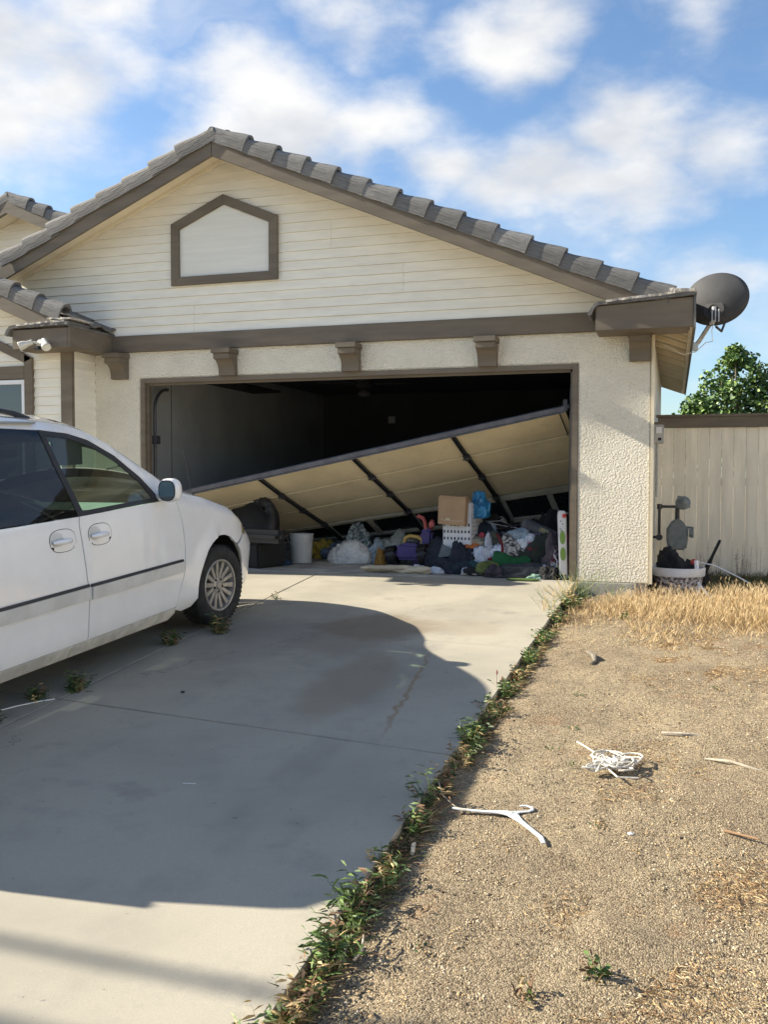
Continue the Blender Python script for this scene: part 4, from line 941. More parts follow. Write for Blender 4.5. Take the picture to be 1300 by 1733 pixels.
b=B(); b.lathe([(0,-.05),(.035,-.05),(.04,0),(.035,.05),(0,.05)],14,Matrix.Translation((-.2,0,.50))@Matrix.Rotation(PI/2,4,'X')); b.lathe([(0,-.03),(.03,-.03),(.03,.03),(0,.03)],12,Matrix.Translation((-.2,0,.86))); b.obj('pipe_elbow',mDarkMetal,gm,smooth=True)
b=B(); Tr_=Matrix.Translation((.06,-.02,.90))@Matrix.Rotation(R(60),4,'X'); b.lathe([(0,-.02),(.05,-.02),(.085,0),(.085,.02),(.05,.04),(.02,.07),(0,.07)],18,Tr_); b.box(.07,.14,-.04,.02,.85,.91); b.prism([(-.03,.84),(.05,.86),(.06,.98),(.0,.99)],'y',-.03,.03); b.obj('regulator',mGas,gm,smooth=True)
b=B(); b.lathe([(0,0),(.05,0),(.05,.04),(0,.04)],14,Matrix.Translation((.13,-.05,.56))@Matrix.Rotation(PI/2,4,'Y')); b.tube([(.1,0,.62),(.17,0,.62),(.17,0,.5)],.016,8); b.obj('valve',mGas,gm,smooth=True)
# ================================================================= cloth helper
def crumple(name,label,cat,loc,size,m,seed,rot=0,fold=(2.6,6.5,2.8),amt=.34,sub=5,flat=.0,group=None,parent=None,lumps=1.6,sharp=1.4,tilt=(0,0),stuff=None):
    bm=bmesh.new(); bmesh.ops.create_icosphere(bm,subdivisions=sub,radius=1)
    rr=random.Random(seed); ra=rr.uniform(0,6)
    ca,sa=math.cos(ra),math.sin(ra)
    for v in bm.verts:
        n=v.co.normalized(); q=Vector((n.x*ca-n.y*sa,n.x*sa+n.y*ca,n.z))
        l=nzv(q,lumps,seed)*.9
        q2=q+Vector((nzv(q,2.1,seed+9),nzv(q,2.1,seed+19),nzv(q,2.1,seed+29)))*.55
        r1=1-abs(noise.noise(Vector((q2.x*fold[0]+seed,q2.y*fold[1],q2.z*fold[2]))))*2.
        r2=1-abs(noise.noise(Vector((q2.x*fold[0]*2.3,q2.y*fold[1]*1.9+seed,q2.z*fold[2]*2.2))))*2.
        r=1+l*.55+amt*(r1**sharp if r1>0 else -abs(r1))*.55+amt*.35*r2-.15*amt
        sq=.78+.22/max(abs(n.x),abs(n.y),.72)
        p=Vector((n.x*r*sq,n.y*r*sq,n.z*r))
        p.z=p.z if p.z>0 else p.z*.12
        if flat: p.z=min(p.z,flat+(p.z-flat)*.25) if p.z>flat else p.z
        v.co=Vector((p.x*size[0],p.y*size[1],p.z*size[2]+.01))
    me=bpy.data.meshes.new(name); bm.to_mesh(me); bm.free(); me.materials.append(m); me.polygons.foreach_set('use_smooth',[True]*len(me.polygons))
    o=bpy.data.objects.new(name,me); COL.objects.link(o); o.location=loc; o.rotation_euler=(tilt[0],tilt[1],rot)
    if parent: o.parent=parent
    else: tag(o,label,cat,group)
    return o
def fab(name,c,var=.15,sc_=9,c2=None,ramp=(.45,.55),**k): return mat(name,c,.9,var,sc_,bump=.25,bscale=180,bdist=.002,sheen=.0,col2=c2,ramp=ramp,**k)
fW=fab('off_white_cloth',(.60,.60,.59),.08); fNavy=fab('navy_cloth',(.012,.017,.03)); fBlack=fab('black_cloth',(.012,.012,.014)); fBeige=fab('beige_cloth',(.42,.37,.28)); fDG=fab('dark_green_cloth',(.022,.028,.022))
fGreen=fab('green_bag_cloth',(.008,.085,.025)); fOlive=fab('olive_cloth',(.13,.15,.04)); fChar=fab('charcoal_denim',(.035,.038,.045)); fPink=fab('lavender_cloth',(.30,.20,.30)); fMulti=fab('printed_white_cloth',(.60,.62,.66),sc_=7,c2=(.55,.18,.32),ramp=(.55,.62)); fZeb=fab('grey_patterned_cloth',(.05,.05,.05),sc_=22,c2=(.42,.40,.37),ramp=(.48,.52),stretch=(1,3,1)); fBlue=fab('blue_grey_cloth',(.12,.16,.22)); fYel=fab('mustard_cloth',(.42,.30,.05)); fLB=fab('pale_blue_cloth',(.27,.34,.40)); fMar=fab('maroon_cloth',(.13,.015,.02)); fPat=fab('dotted_pale_cloth',(.10,.13,.13),sc_=26,c2=(.42,.46,.46),ramp=(.45,.55)); fMauve=fab('mauve_brown_cloth',(.10,.075,.08)); fOr=fab('orange_cloth',(.40,.12,.03)); fTaupe=fab('taupe_cloth',(.30,.26,.20)); fRed=fab('red_cloth',(.30,.02,.02)); fWB=fab('white_shirt_cloth',(.46,.49,.56),.08)
GL='clothes and bedding heaped in the garage doorway'
# left to right
crumple('cloth','dark blue rag on the floor beneath the bucket','cloth',(1.42,.72,0),(.16,.11,.07),fab('deep_blue_cloth',(.02,.05,.10)),3)
crumple('bag','mustard yellow bag on the floor between the bucket and the bedding','bag',(1.60,1.75,0),(.17,.14,.19),fYel,5,lumps=2.2)
crumple('cloth','blue grey crumpled cloth beside the mustard yellow bag','cloth',(1.86,1.70,0),(.19,.15,.17),fBlue,6)
crumple('cloth','pale dotted cloth heaped behind the off-white sheet bundle','cloth',(2.15,1.56,0),(.17,.14,.36),fPat,7,group=GL)
crumple('sheet_bundle','large off-white bundled sheet lying on the garage floor','bedding',(2.24,1.22,0),(.25,.18,.20),fW,8,fold=(3,6,3),amt=.26,lumps=.9)
crumple('cloth','black garment behind the off-white sheet bundle','clothing',(2.50,1.75,0),(.28,.15,.20),fBlack,9)
crumple('cloth','small pale twisted cloth between the off-white bundle and the clear bag','cloth',(2.53,1.25,0),(.11,.10,.22),fLB,10)
crumple('bag','brown orange pouch between the off-white bundle and the clear bag','bag',(2.62,1.12,0),(.07,.07,.16),fab('brown_orange',(.32,.17,.04)),11)
mPlas=mat('cloudy_plastic_film',(.34,.37,.34),.22,.2,8,alpha=.62,coat=.4)
crumple('plastic_bag','cloudy clear plastic bag full of odds and ends behind the purple toy','plastic bag',(2.78,1.42,0),(.24,.20,.31),mPlas,12,fold=(4,7,4),amt=.3)
crumple('cloth','grey contents slumped inside the clear plastic bag','cloth',(2.79,1.43,0),(.19,.15,.24),fPat,112)
# beige rolled cloth
bg_=thing('beige_cloth_roll','long twisted beige cloth lying along the edge of the garage floor','cloth',(3.1,.22,0))
def twist(o0,ph,r,m=fBeige,name='cloth_fold'):
    b=B(); pts=[];tp=[]
    for i in range(40):
        t=i/39; x=-.42+.80*t; pts.append((x,.045*math.sin(ph+t*5)+o0,.042+.022*math.cos(ph+t*5+1)+.012*nzv((t*6,ph,0),1,2))); tp.append((.75+.35*nzv((t*4,ph,2),1,4)) * min(1,.35+t*8,.35+(1-t)*8))
    b.tube(pts,r,10,taper=tp); return b.obj(name,m,bg_,smooth=True)
twist(0,0,.046); twist(.02,2.4,.042); twist(-.03,4.3,.038)
# purple toy tricycle
mPur=mat('purple_plastic',(.065,.045,.20),.4,.08,8); mYelP=mat('yellow_plastic',(.50,.33,.09),.4,.08,8); mPk=mat('coral_plastic',(.50,.11,.10),.4,.08,8)
tr_=thing('toy_tricycle','purple plastic toy tricycle with yellow handle, coral grips and chunky black wheels','toy tricycle',(2.98,1.12,0))
b=B(); b.prism([(-.16,.07),(.18,.07),(.20,.20),(.13,.27),(-.10,.28),(-.17,.20)],'y',-.12,.10); b.obj('body',mPur,tr_,bevel=.04,smooth=True)
b=B(); b.tube([(-.07,-.02,.27),(-.05,-.02,.335),(.0,-.02,.355),(.10,-.02,.345),(.15,-.02,.32),(.16,-.02,.27)],.024,10); b.obj('carry_handle',mYelP,tr_,smooth=True)
b=B(); b.prism([(.13,.2),(.27,.18),(.29,.42),(.20,.47),(.13,.40)],'y',-.06,.10); b.obj('steering_column',mPur,tr_,bevel=.03,smooth=True)
b=B(); b.tube([(.20,0,.42),(.19,-.02,.52),(.17,-.03,.57),(.10,-.04,.60)],.024,10); b.tube([(.24,.04,.42),(.26,.03,.50),(.27,.0,.54)],.026,10); b.lathe([(0,-.035),(.035,-.03),(.04,0),(.035,.03),(0,.035)],12,Matrix.Translation((.275,-.02,.50))@Matrix.Rotation(PI/2,4,'X')); b.obj('handlebar_grip',mPk,tr_,smooth=True)
mTW=mat('black_toy_wheel',(.012,.012,.014),.5)
tw=None
for (x,y,r) in((-.21,-.04,.115),(.22,-.16,.135)):
    A=Matrix.Translation((x,y,r))@Matrix.Rotation(R(78),4,'Y')@Matrix.Rotation(R(0),4,'Z')
    b=B(); b.lathe([(0,-.05),(r*.5,-.055),(r*.55,-.045),(r*.9,-.055),(r,-.035),(r,.035),(r*.9,.055),(r*.55,.045),(r*.5,.055),(0,.05)],28,A)
    for k in range(14): b.box(r*.93,r*1.05,-.016,.016,-.057,.057,A@Matrix.Rotation(2*PI*k/14,4,'Z'))
    wo=b.obj('wheel',mTW,tr_)
    B().lathe([(0,.056),(.022,.056),(.018,.066),(0,.066)],12,A).obj('hub_cap',mVinyl,wo)
b=B(); b.lathe([(0,-.03),(.05,-.03),(.055,.02),(0,.03)],14,Matrix.Translation((.31,-.02,.27))@Matrix.Rotation(PI/2,4,'X')); b.obj('pedal',mPk,tr_,smooth=True)
# navy heap, black, etc
crumple('jacket','large dark navy padded jacket heaped beside the purple toy','jacket',(3.62,.66,0),(.30,.20,.29),fNavy,21,sub=5,fold=(2,5,2),amt=.3,group=GL)
crumple('jacket','navy jacket sleeve sprawled on the floor in front of the padded jacket','jacket',(3.66,.44,0),(.27,.12,.14),fNavy,22,rot=-.4,sub=5)
crumple('cloth','black shiny bag pressed against the toy wheel','bag',(3.36,.86,0),(.11,.11,.20),fBlack,23)
mSlate=fab('slate_fabric',(.11,.13,.14))
o=B().prism([(-.10,.0),(.09,.02),(.05,.10),(-.06,.16)],'y',0,.01).obj('label_patch',mSlate); tag(o,'small slate grey flap lying on the navy jacket','cloth flap'); o.location=(3.60,.43,.17); o.rotation_euler=(-.35,0,.1)
crumple('cloth','small white rag on the floor in front of the toy wheel','cloth',(3.30,.34,0),(.085,.06,.06),fW,24)
crumple('cloth','white crumpled rag just left of the navy jacket edge','cloth',(3.50,.30,0),(.10,.055,.05),fWB,25)
# basket with carton on top
mWP=mat('white_plastic',(.56,.57,.60),.45,.04,6)
bk=thing('laundry_basket','tall white plastic bin with rows of dark cut-outs under the cardboard box','bin',(3.72,.66,.0),(0,0,R(-10)))
b=B(); b.box(-.17,.17,-.16,.20,0,.78); b.obj('bin_body',mWP,bk,bevel=.012)
for r_,z in enumerate((.38,.455,.53,)):
    for i in range(8):
        if (i+r_)%4==3 and r_==2: continue
        x=-.145+i*.042; b=B(); b.prism([(x-.010,z-.014),(x+.010,z-.014),(x+.006,z),(x+.009,z+.014),(x-.006,z+.016),(x-.008,z)],'y',-.1645,-.1605); b.obj('cut_out',mBlack,bk)
for i in range(6):
    z=.42+i*.045; B().box(.1705,.1725,-.12,.14,z,z+.006).obj('printed_line',mat('grey_print',(.3,.3,.32),.8) if i==0 else bpy.data.materials['grey_print'],bk)
mCard=mat('brown_cardboard',(.33,.215,.125),.85,.08,4,dirt=((.24,.15,.08),3,.55,.8,.4))
cb=thing('cardboard_box','open brown cardboard box tipped on top of the white bin','cardboard box',(3.66,.46,.535),(R(4),R(3),R(-6)))
b=B(); b.box(-.165,.155,-.045,.10,0,.30); b.obj('carton',mCard,cb,bevel=.006)
mInk=mat('pale_print',(.48,.42,.33),.85)
b=B(); pts=[(-.14+.011*i,-.048,.055+.012*math.sin(i*.9)*math.exp(-((i-7)/6)**2)-.01*math.exp(-((i-16)/6)**2)) for i in range(25)]
for i in range(24):
    p,q_=pts[i],pts[i+1]; b.add([(p[0],-.0462,p[2]),(q_[0],-.0462,q_[2]),(q_[0],-.0462,q_[2]+.005),(p[0],-.0462,p[2]+.005)],[(0,1,2,3)])
b.prism([(-.075,.05),(-.06,.085),(-.045,.06),(-.03,.08),(-.02,.05)],'y',-.0465,-.0460); b.obj('printed_mark',mInk,cb)
B().prism([(-.16,.30),(.15,.30),(.145,.315),(-.15,.318)],'y',-.04,.09).obj('box_flap',mCard,cb)
b=B()
crumple('tarp','bright blue plastic sheet draped over the top of the white bin','tarp',(3.93,.64,.62),(.09,.09,.22),mat('blue_plastic_sheet',(.02,.17,.34),.35,.2,9),31,fold=(3,7,3),amt=.35,lumps=2.0)
# hangers, black things
mWire=mat('white_wire',(.6,.6,.62),.4)
def hanger(name,label,loc,rot,m,r=.003,s=1.,group=None):
    b=B(); b.tube([(-.21*s,0,0),(0,0,.09*s),(.21*s,0,0),(-.21*s,0,0)],r,6); b.tube([(0,0,.09*s),(0,0,.13*s)]+[(.022*s*math.sin(t),0,(.155-.025*math.cos(t))*s) for t in [PI*.0+i*PI*1.4/8 for i in range(9)]],r,6)
    o=b.obj(name,m); tag(o,label,'hanger',group); o.location=loc; o.rotation_euler=rot; return o
crumple('cloth','black cloth heap behind the wire hangers','clothing',(4.10,1.02,0),(.30,.20,.50),fBlack,33)
crumple('cloth','dark clothing low between the white bin and the grey bolster','clothing',(4.0,.78,0),(.34,.22,.40),fNavy,34,sub=4)
crumple('cloth','black garment behind the grey bolster at the right','clothing',(4.68,1.15,0),(.34,.20,.55),fBlack,35)
crumple('cloth','red garment poking out beside the white toy panel','clothing',(4.82,.86,.26),(.14,.10,.13),fRed,36)
hanger('hanger','white wire hanger lying on the black heap beside the blue sheet',(4.12,.82,.52),(R(-60),R(10),R(8)),mWire)
hanger('hanger','black plastic hanger lying over the dark heap near the bolster',(4.22,.80,.50),(R(-70),R(-14),R(-12)),mBlkPl,.006)
crumple('cloth','pale crumpled top beside the red can by the white bin','clothing',(3.99,.80,.42),(.10,.08,.09),fLB,37)
o=B().lathe([(0,0),(.032,0),(.034,.01),(.034,.10),(.028,.11),(0,.11)],16).obj('can',mat('red_can',(.42,.03,.03),.35),smooth=True); tag(o,'small red can beside the white bin','can'); o.location=(3.92,.72,.38); o.rotation_euler=(R(70),0,R(20))
crumple('cloth','taupe patterned cloth on the middle of the heap below the bin','clothing',(3.90,.62,.28),(.17,.10,.10),fTaupe,38,rot=.3)
crumple('cloth','small orange cloth between the bin and the white shirt','clothing',(3.86,.52,.27),(.08,.06,.05),fOr,39)
# centre garments
crumple('shirt','white shirt hanging down the front of the heap','shirt',(3.98,.46,0),(.10,.09,.22),fWB,41,fold=(5,3,2),amt=.4)
crumple('shirt','upper point of the white shirt pulled up over the dark heap','shirt',(4.05,.52,.15),(.04,.05,.22),fWB,42,rot=.2)
crumple('cloth','pale blue striped cloth under the grey patterned bag','clothing',(4.16,.56,0),(.18,.13,.27),fab('striped_blue_white',(.52,.56,.64),sc_=5,c2=(.16,.28,.45),ramp=(.5,.56)),43,fold=(5,3,3))
crumple('cloth','olive grey hood shape above the striped cloth','clothing',(4.09,.66,.28),(.11,.09,.13),fab('grey_olive',(.08,.085,.065)),44)
b=B(); pts=[(4.16+.06*math.sin(t*2.6),.44+.01*t,.44-.27*t) for t in [i/14 for i in range(15)]]; b.tube(pts,.016,8); pts=[(4.17-.12*t,.43,.19-.03*t) for t in [i/5 for i in range(6)]]; b.tube(pts,.018,8)
o=b.obj('belt_strap',fMar,smooth=True); tag(o,'dark red strap curving down between the white shirt and the patterned bag','strap')
crumple('bag','grey and black patterned bag in the centre of the heap','bag',(4.32,.60,.20),(.17,.12,.22),fZeb,45,fold=(2,3,2),amt=.18,lumps=1.)
crumple('cloth','pink and white printed cloth under the grey bolster','clothing',(4.46,.62,.28),(.13,.10,.14),fMulti,46,fold=(4,5,3))
crumple('cloth','pale blue and white cloth between the patterned bag and the pink print','clothing',(4.37,.62,.38),(.10,.07,.10),fLB,47,fold=(4,5,3))
crumple('cloth','lavender garment beneath the grey bolster','clothing',(4.58,.72,.22),(.18,.13,.22),fPink,48)
# bolster pillow
bo=thing('bolster','grey bolster pillow with a tan label lying across the heap','pillow',(4.60,.72,.46),(R(-12),R(24),R(6)))
def bol(u,v):
    th=2*PI*u; x=-.24+.48*v; e=min(1,(v*12)**.5 if v<.083 else 1,((1-v)*12)**.5 if v>.917 else 1)
    return (x,.085*math.cos(th)*e,(.075*math.sin(th)+.006*nzv((x*9,th,0),1,4))*e)
B().grid(bol,24,40).obj('pillow',fab('bolster_grey',(.085,.085,.095)),bo,smooth=True)
B().box(-.03,.075,-.090,-.082,-.018,.032).obj('label_patch',fab('tan_label',(.26,.23,.13)),bo)
# big green bag, pants etc
b=B(); b.grid(lambda u,v:(4.10+.42*u+.02*v,.36-.02*math.sin(u*5)+.10*v*v,.055+(.19-.05*u+.02*math.sin(u*9))*v+.012*nzv((u*5,v*4,0),1,6)),26,10); 
o=b.obj('shopping_bag',fGreen,smooth=True,fix=False); md=o.modifiers.new('t','SOLIDIFY'); md.thickness=.004; tag(o,'bright green fabric shopping bag lying at the front of the heap','shopping bag')
crumple('cloth','stuffed dark lining inside the green shopping bag','bag',(4.32,.52,0),(.20,.10,.19),fDG,51)
crumple('suitcase','dark green soft duffel bag right of the green shopping bag','duffel bag',(4.62,.60,0),(.24,.17,.36),fDG,52,fold=(2,2,2),amt=.16,lumps=.9)
crumple('cloth','olive green cloth in front of the striped cloth','clothing',(4.09,.31,0),(.12,.09,.12),fOlive,53)
crumple('trousers','dark grey trousers lying across the front of the heap','trousers',(4.48,.20,0),(.31,.085,.115),fChar,54,rot=.10,fold=(6,2,2),amt=.3)
crumple('shoe_bundle','dark bunched sock pile at the left end of the grey trousers','clothing',(4.20,.17,0),(.11,.085,.10),fab('dark_plum_cloth',(.045,.035,.045)),55)
crumple('cloth','white rag tucked into the grey trousers','cloth',(4.69,.22,.05),(.10,.05,.06),fWB,56)
crumple('cloth','black garment at the right end of the grey trousers','clothing',(4.76,.15,0),(.09,.08,.13),fBlack,57)
crumple('cloth','small mint green rag beside the trousers','cloth',(4.63,.10,0),(.07,.035,.035),fab('mint_cloth',(.16,.26,.21)),58)
o=B().prism([(-.17,-.045),(-.10,-.07),(.10,-.07),(.17,-.03),(.15,.04),(.0,.06),(-.14,.03)],'z',0,.014).obj('green_mat',mat('green_plastic_mat',(.07,.12,.03),.6,.1,8),bevel=.004); tag(o,'flat dull green mat on the floor in front of the trousers','mat'); o.location=(4.52,-.04,.001)
crumple('cloth','mauve brown garment in front of the white toy panel','clothing',(4.78,.52,0),(.15,.14,.33),fMauve,59)
crumple('cloth','mixed white and maroon socks beside the white toy panel','clothing',(4.82,.32,0),(.07,.10,.20),fab('sock_mix',(.10,.03,.04),sc_=14,c2=(.5,.5,.5),ramp=(.52,.58)),60)
b=B(); b.tube([(3.82,.20,.012),(3.90,.22,.02),(3.98,.20,.014),(4.06,.22,.02)],.012,8); o=b.obj('twig',mat('pale_wood_bit',(.36,.31,.24),.9)); tag(o,'short pale stick on the floor in front of the olive cloth','stick')
o=B().tube([(4.80,.24,.25),(4.84,.22,.18),(4.83,.20,.10),(4.79,.19,.07)],.006,8).obj('cord_loop',mVinyl,smooth=True); tag(o,'thin white cord looped over the socks','cord')
# more dark and mixed clothes packed between the larger pieces
for args in [
 ('cloth','dark clothing bunched right in front of the white bin','clothing',(3.76,.44,0),(.17,.09,.24),fNavy,201),
 ('cloth','black sweater slumped between the white bin and the white shirt','clothing',(3.88,.62,0),(.15,.12,.30),fBlack,202),
 ('cloth','dark teal garment at the foot of the white shirt','clothing',(3.86,.36,0),(.12,.08,.12),fab('dark_teal_cloth',(.015,.05,.06)),203),
 ('cloth','charcoal garment piled above the green shopping bag','clothing',(4.42,.66,0),(.16,.12,.32),fChar,204),
 ('cloth','brown plaid garment between the lavender cloth and the duffel','clothing',(4.70,.66,.10),(.13,.12,.20),fab('brown_plaid',(.09,.06,.05),sc_=16,c2=(.25,.2,.17),ramp=(.5,.6)),205),
 ('cloth','small white sock pile beside the navy sleeve','clothing',(3.86,.27,0),(.06,.05,.05),fWB,206),
 ('cloth','dark red knit showing between the duffel and the bolster','clothing',(4.60,.56,.24),(.10,.08,.08),fMar,207),
 ('cloth','khaki sleeve draped over the black sweater','clothing',(3.95,.58,.20),(.11,.07,.09),fTaupe,208),
 ('cloth','black leggings trailing in front of the olive cloth','clothing',(4.0,.25,0),(.15,.05,.06),fBlack,209),
 ('cloth','grey hooded top under the wire hangers','clothing',(4.22,.82,.20),(.17,.12,.22),fab('heather_grey',(.16,.16,.17)),210),
 ('cloth','blue jeans crumpled behind the patterned bag','clothing',(4.30,.80,.05),(.16,.13,.30),fab('blue_denim',(.05,.08,.15)),211),
 ('cloth','dark purple top beside the toy tricycle','clothing',(3.20,1.10,0),(.13,.12,.17),fab('deep_purple_cloth',(.04,.02,.07)),212),
]: crumple(*args)
# toy panel
tp=thing('toy_board','narrow white panel with green ovals and a red knob leaning by the right jamb','toy panel',(4.915,.10,.01),(0,R(-2),R(8)))
b=B(); b.prism([(-.035,0),(.045,0),(.05,.66),(.045,.70),(-.03,.71),(-.04,.66)],'y',0,.10); b.obj('panel_board',mWP,tp,bevel=.01)
mGo=mat('green_oval_print',(.16,.28,.06),.6)
for z in(.26,.43): B().prism([(.005+.028*math.cos(t),z+.070*math.sin(t)) for t in [2*PI*i/20 for i in range(20)]],'y',-.004,-.001).obj('green_oval',mGo,tp)
B().lathe([(0,0),(.022,0),(.022,.008),(.012,.014),(0,.014)],16,Matrix.Translation((.028,-.001,.655))@Matrix.Rotation(PI/2,4,'X')).obj('red_knob',mat('red_plastic',(.35,.02,.02),.4),tp)
for (x,z) in((-.01,.60),(.01,.57),(-.015,.52),(-.005,.50)): B().lathe([(0,0),(.006,0),(.006,.003),(0,.003)],8,Matrix.Translation((x,-.001,z))@Matrix.Rotation(PI/2,4,'X')).obj('peg_hole',mBlack,tp)
B().box(-.035,.03,-.015,.03,0,.05).obj('panel_foot',mat('dark_teal_plastic',(.02,.06,.08),.5),tp,bevel=.006)
# bucket
bu=thing('bucket','white plastic pail standing on the garage floor near the van','bucket',(1.60,1.05,0))
b=B(); b.lathe([(.0,.004),(.125,.004),(.128,.02),(.142,.30),(.150,.30),(.150,.315),(.143,.315),(.145,.345),(.153,.345),(.153,.36),(.139,.36),(.120,.03),(0,.02)],36); b.obj('pail',mat('white_pail',(.45,.46,.46),.45,.08,6,dirt=((.3,.29,.26),8,.58,.75,.4)),bu,smooth=True)
b=B(); b.tube([(-.155*math.cos(t),-.155*math.sin(t)*.55-.05,.33-.12*math.sin(t)) for t in [PI*i/14 for i in range(15)]],.003,6); b.obj('bail_handle',mGalv,bu)
# black padded chair behind the van nose
ch=thing('recliner','black padded recliner with rounded back and thick arm, half hidden behind the van','recliner',(1.05,.60,0),(0,0,R(-18)))
mLe=mat('black_upholstery',(.014,.014,.017),.55,.2,8,bump=.2,bscale=30,bdist=.004)
b=B(); b.grid(lambda u,v:((-.34+.68*u)*(1-.18*v**3)*(1-.0), .14*math.cos(PI*(v)*.9)+.22*v+.05*math.cos((u-.5)*PI), .38+.42*math.sin(v*PI*.5)*(1-.22*abs(2*u-1)**3)+.02*nzv((u*4,v*4,0),1,3)),20,16); o=b.obj('seat_back',mLe,ch,smooth=True,fix=False); md=o.modifiers.new('t','SOLIDIFY'); md.thickness=.14; md.offset=0
B().box(-.32,.32,-.35,.25,.18,.42).obj('seat',mLe,ch,bevel=.06,smooth=True)
B().box(.02,.92,-.42,-.20,.31,.46).obj('padded_arm',mLe,ch,bevel=.055,smooth=True)
B().box(.28,.33,-.425,-.415,.33,.42).obj('arm_recess',mBlack,ch)
B().box(-.28,.50,-.30,.2,.0,.30).obj('seat_base',mBlack,ch,bevel=.03)
# ================================================================= beside the wall on the right
hp=thing('laundry_tub','round grey patterned laundry tub with white rim full of black cloth beside the garage corner','laundry tub',(6.05,.42,-.14))
mTub=mat('patterned_tub_plastic',(.05,.045,.055),.5,.1,8,col2=(.36,.33,.36),ramp=(.46,.54),stretch=(18,18,10),vscale=2.2) if False else mat('patterned_tub_plastic',(.07,.065,.08),.5,.1,30,col2=(.48,.46,.50),ramp=(.47,.53))
b=B(); b.lathe([(0,.01),(.20,.01),(.215,.04),(.25,.20)],36); b.obj('tub_wall',mTub,hp,smooth=True)
b=B(); b.lathe([(.249,.195),(.262,.20),(.268,.275),(.262,.285),(.250,.28),(.24,.18),(.19,.03)],36); b.obj('tub_rim',mWP,hp,smooth=True)
b=B(); b.tube([(-.25,-.10,.17),(-.31,-.12,.12),(-.32,-.12,.06),(-.27,-.11,.03)],.016,8); b.obj('tub_handle',mBlkPl,hp,smooth=True)
crumple('cloth','black clothes piled in and behind the patterned laundry tub','clothing',(6.0,.66,-.12),(.21,.20,.33),fBlack,71,fold=(2,3,2),amt=.2,group=None)
crumple('cloth','black jacket slumped right of the laundry tub against the shadowed weeds','clothing',(6.16,.80,-.12),(.17,.16,.26),fBlack,72,fold=(2,3,2),amt=.2)
o=B().lathe([(0,0),(.03,0),(.032,.03),(.02,.05),(0,.055)],14).obj('ball',mat('red_ball_plastic',(.40,.04,.03),.4),smooth=True); tag(o,'small red ball on the black clothes by the gas meter','ball'); o.location=(6.20,.45,.17)
o=B().lathe([(0,0),(.018,.0),(.03,.02),(.026,.10),(.016,.24),(.016,.40),(.012,.42),(0,.42)],14).obj('umbrella',fBlack,smooth=True); tag(o,'closed black umbrella propped up behind the laundry tub','umbrella'); o.location=(6.30,.75,.02); o.rotation_euler=(0,R(24),R(10))
b=B(); b.tube([(0,0,0),(.02,0,.22),(.03,.02,.34)],.022,6); o=b.obj('post_bracket',mVinyl); tag(o,'short white angled bracket leaning behind the laundry tub','bracket'); o.location=(6.24,.30,-.12); o.rotation_euler=(0,R(-8),0)
b=B(); b.tube([(6.24,.40,.20),(6.40,.38,.17),(6.60,.30,.08),(6.72,.22,0.02)],.006,6); o=b.obj('curtain_rod',mVinyl,smooth=True); tag(o,'thin white rod sloping down into the grass right of the tub','rod')
b=B(); b.tube([(6.24,.25,.0),(6.36,.05,-.13)],.012,6); o=b.obj('strip_of_wood',mVinyl); tag(o,'short white strip angled down from the laundry tub into the grass','strip')
# ================================================================= yard litter
def ground_at(x,y): return gz(x,y)
mHang=mat('white_hanger_plastic',(.55,.58,.60),.4)
b=B(); z0=.012
neck=(.12,.05); 
def flatbar(pts,w,h,b):
    P=[Vector((p[0],p[1],0)) for p in pts]; vs=[]
    for i,p in enumerate(P):
        t=(P[min(i+1,len(P)-1)]-P[max(i-1,0)]).normalized(); n=Vector((-t.y,t.x,0)); ww=w[i] if isinstance(w,list) else w
        for s_,hh in((-1,0),(-1,h*.7),(-.5,h),(.5,h),(1,h*.7),(1,0)): vs.append((p.x+n.x*ww*s_,p.y+n.y*ww*s_,hh))
    m_=6; b.add(vs,[(i*m_+j,i*m_+(j+1)%m_,(i+1)*m_+(j+1)%m_,(i+1)*m_+j) for i in range(len(P)-1) for j in range(m_)]+[tuple(range(m_)),tuple((len(P)-1)*m_+j for j in range(m_))])
flatbar([(5.125,-5.80),(5.19,-5.805),(5.26,-5.80),(5.31,-5.79),(5.345,-5.785),(5.375,-5.80)],[.007,.010,.011,.014,.022,.020],.006,b)
flatbar([(5.36,-5.775),(5.385,-5.81),(5.42,-5.86),(5.47,-5.93),(5.52,-6.0),(5.54,-6.06)],[.026,.022,.012,.010,.010,.008],.005,b)
flatbar([(5.37,-5.79),(5.40,-5.76),(5.435,-5.745),(5.448,-5.72),(5.44,-5.69),(5.415,-5.68),(5.39,-5.69)],[.014,.010,.007,.007,.007,.007,.006],.005,b)
o=b.obj('plastic_hanger',mHang,smooth=True,ang=60); tag(o,'white plastic clothes hanger lying on the bare dirt','hanger'); o.location=(0,0,ground_at(5.3,-5.85)+.006)
# rope
mRope=mat('white_rope',(.56,.53,.47),.9,.2,40,bump=.6,bscale=220,bdist=.003)
r2=random.Random(4); b=B(); 
cx,cy=5.74,-5.13
def wander(n,rad,s0):
    pts=[];ph=s0
    for i in range(n):
        t=i/n; a_=t*9+s0; rr=rad*(.55+.45*math.sin(t*17+s0*2)); pts.append((cx+rr*math.cos(a_)*1.0+.03*math.sin(t*31+s0),cy+rr*math.sin(a_*1.3)*1.25,.012+.018*abs(math.sin(t*23+s0))))
    return pts
for s0 in(0.3,1.2,2.1,3.1,3.9,4.8): b.tube(wander(80,.125,s0),.0044,6)
b.tube([(cx-.05,cy+.05,.02),(cx-.10,cy+.16,.012),(cx-.15,cy+.25,.010),(cx-.20,cy+.33,.008)],.0044,6)
b.tube([(cx-.03,cy-.08,.02),(cx+.03,cy-.19,.012),(cx+.12,cy-.17,.01)],.0044,6)
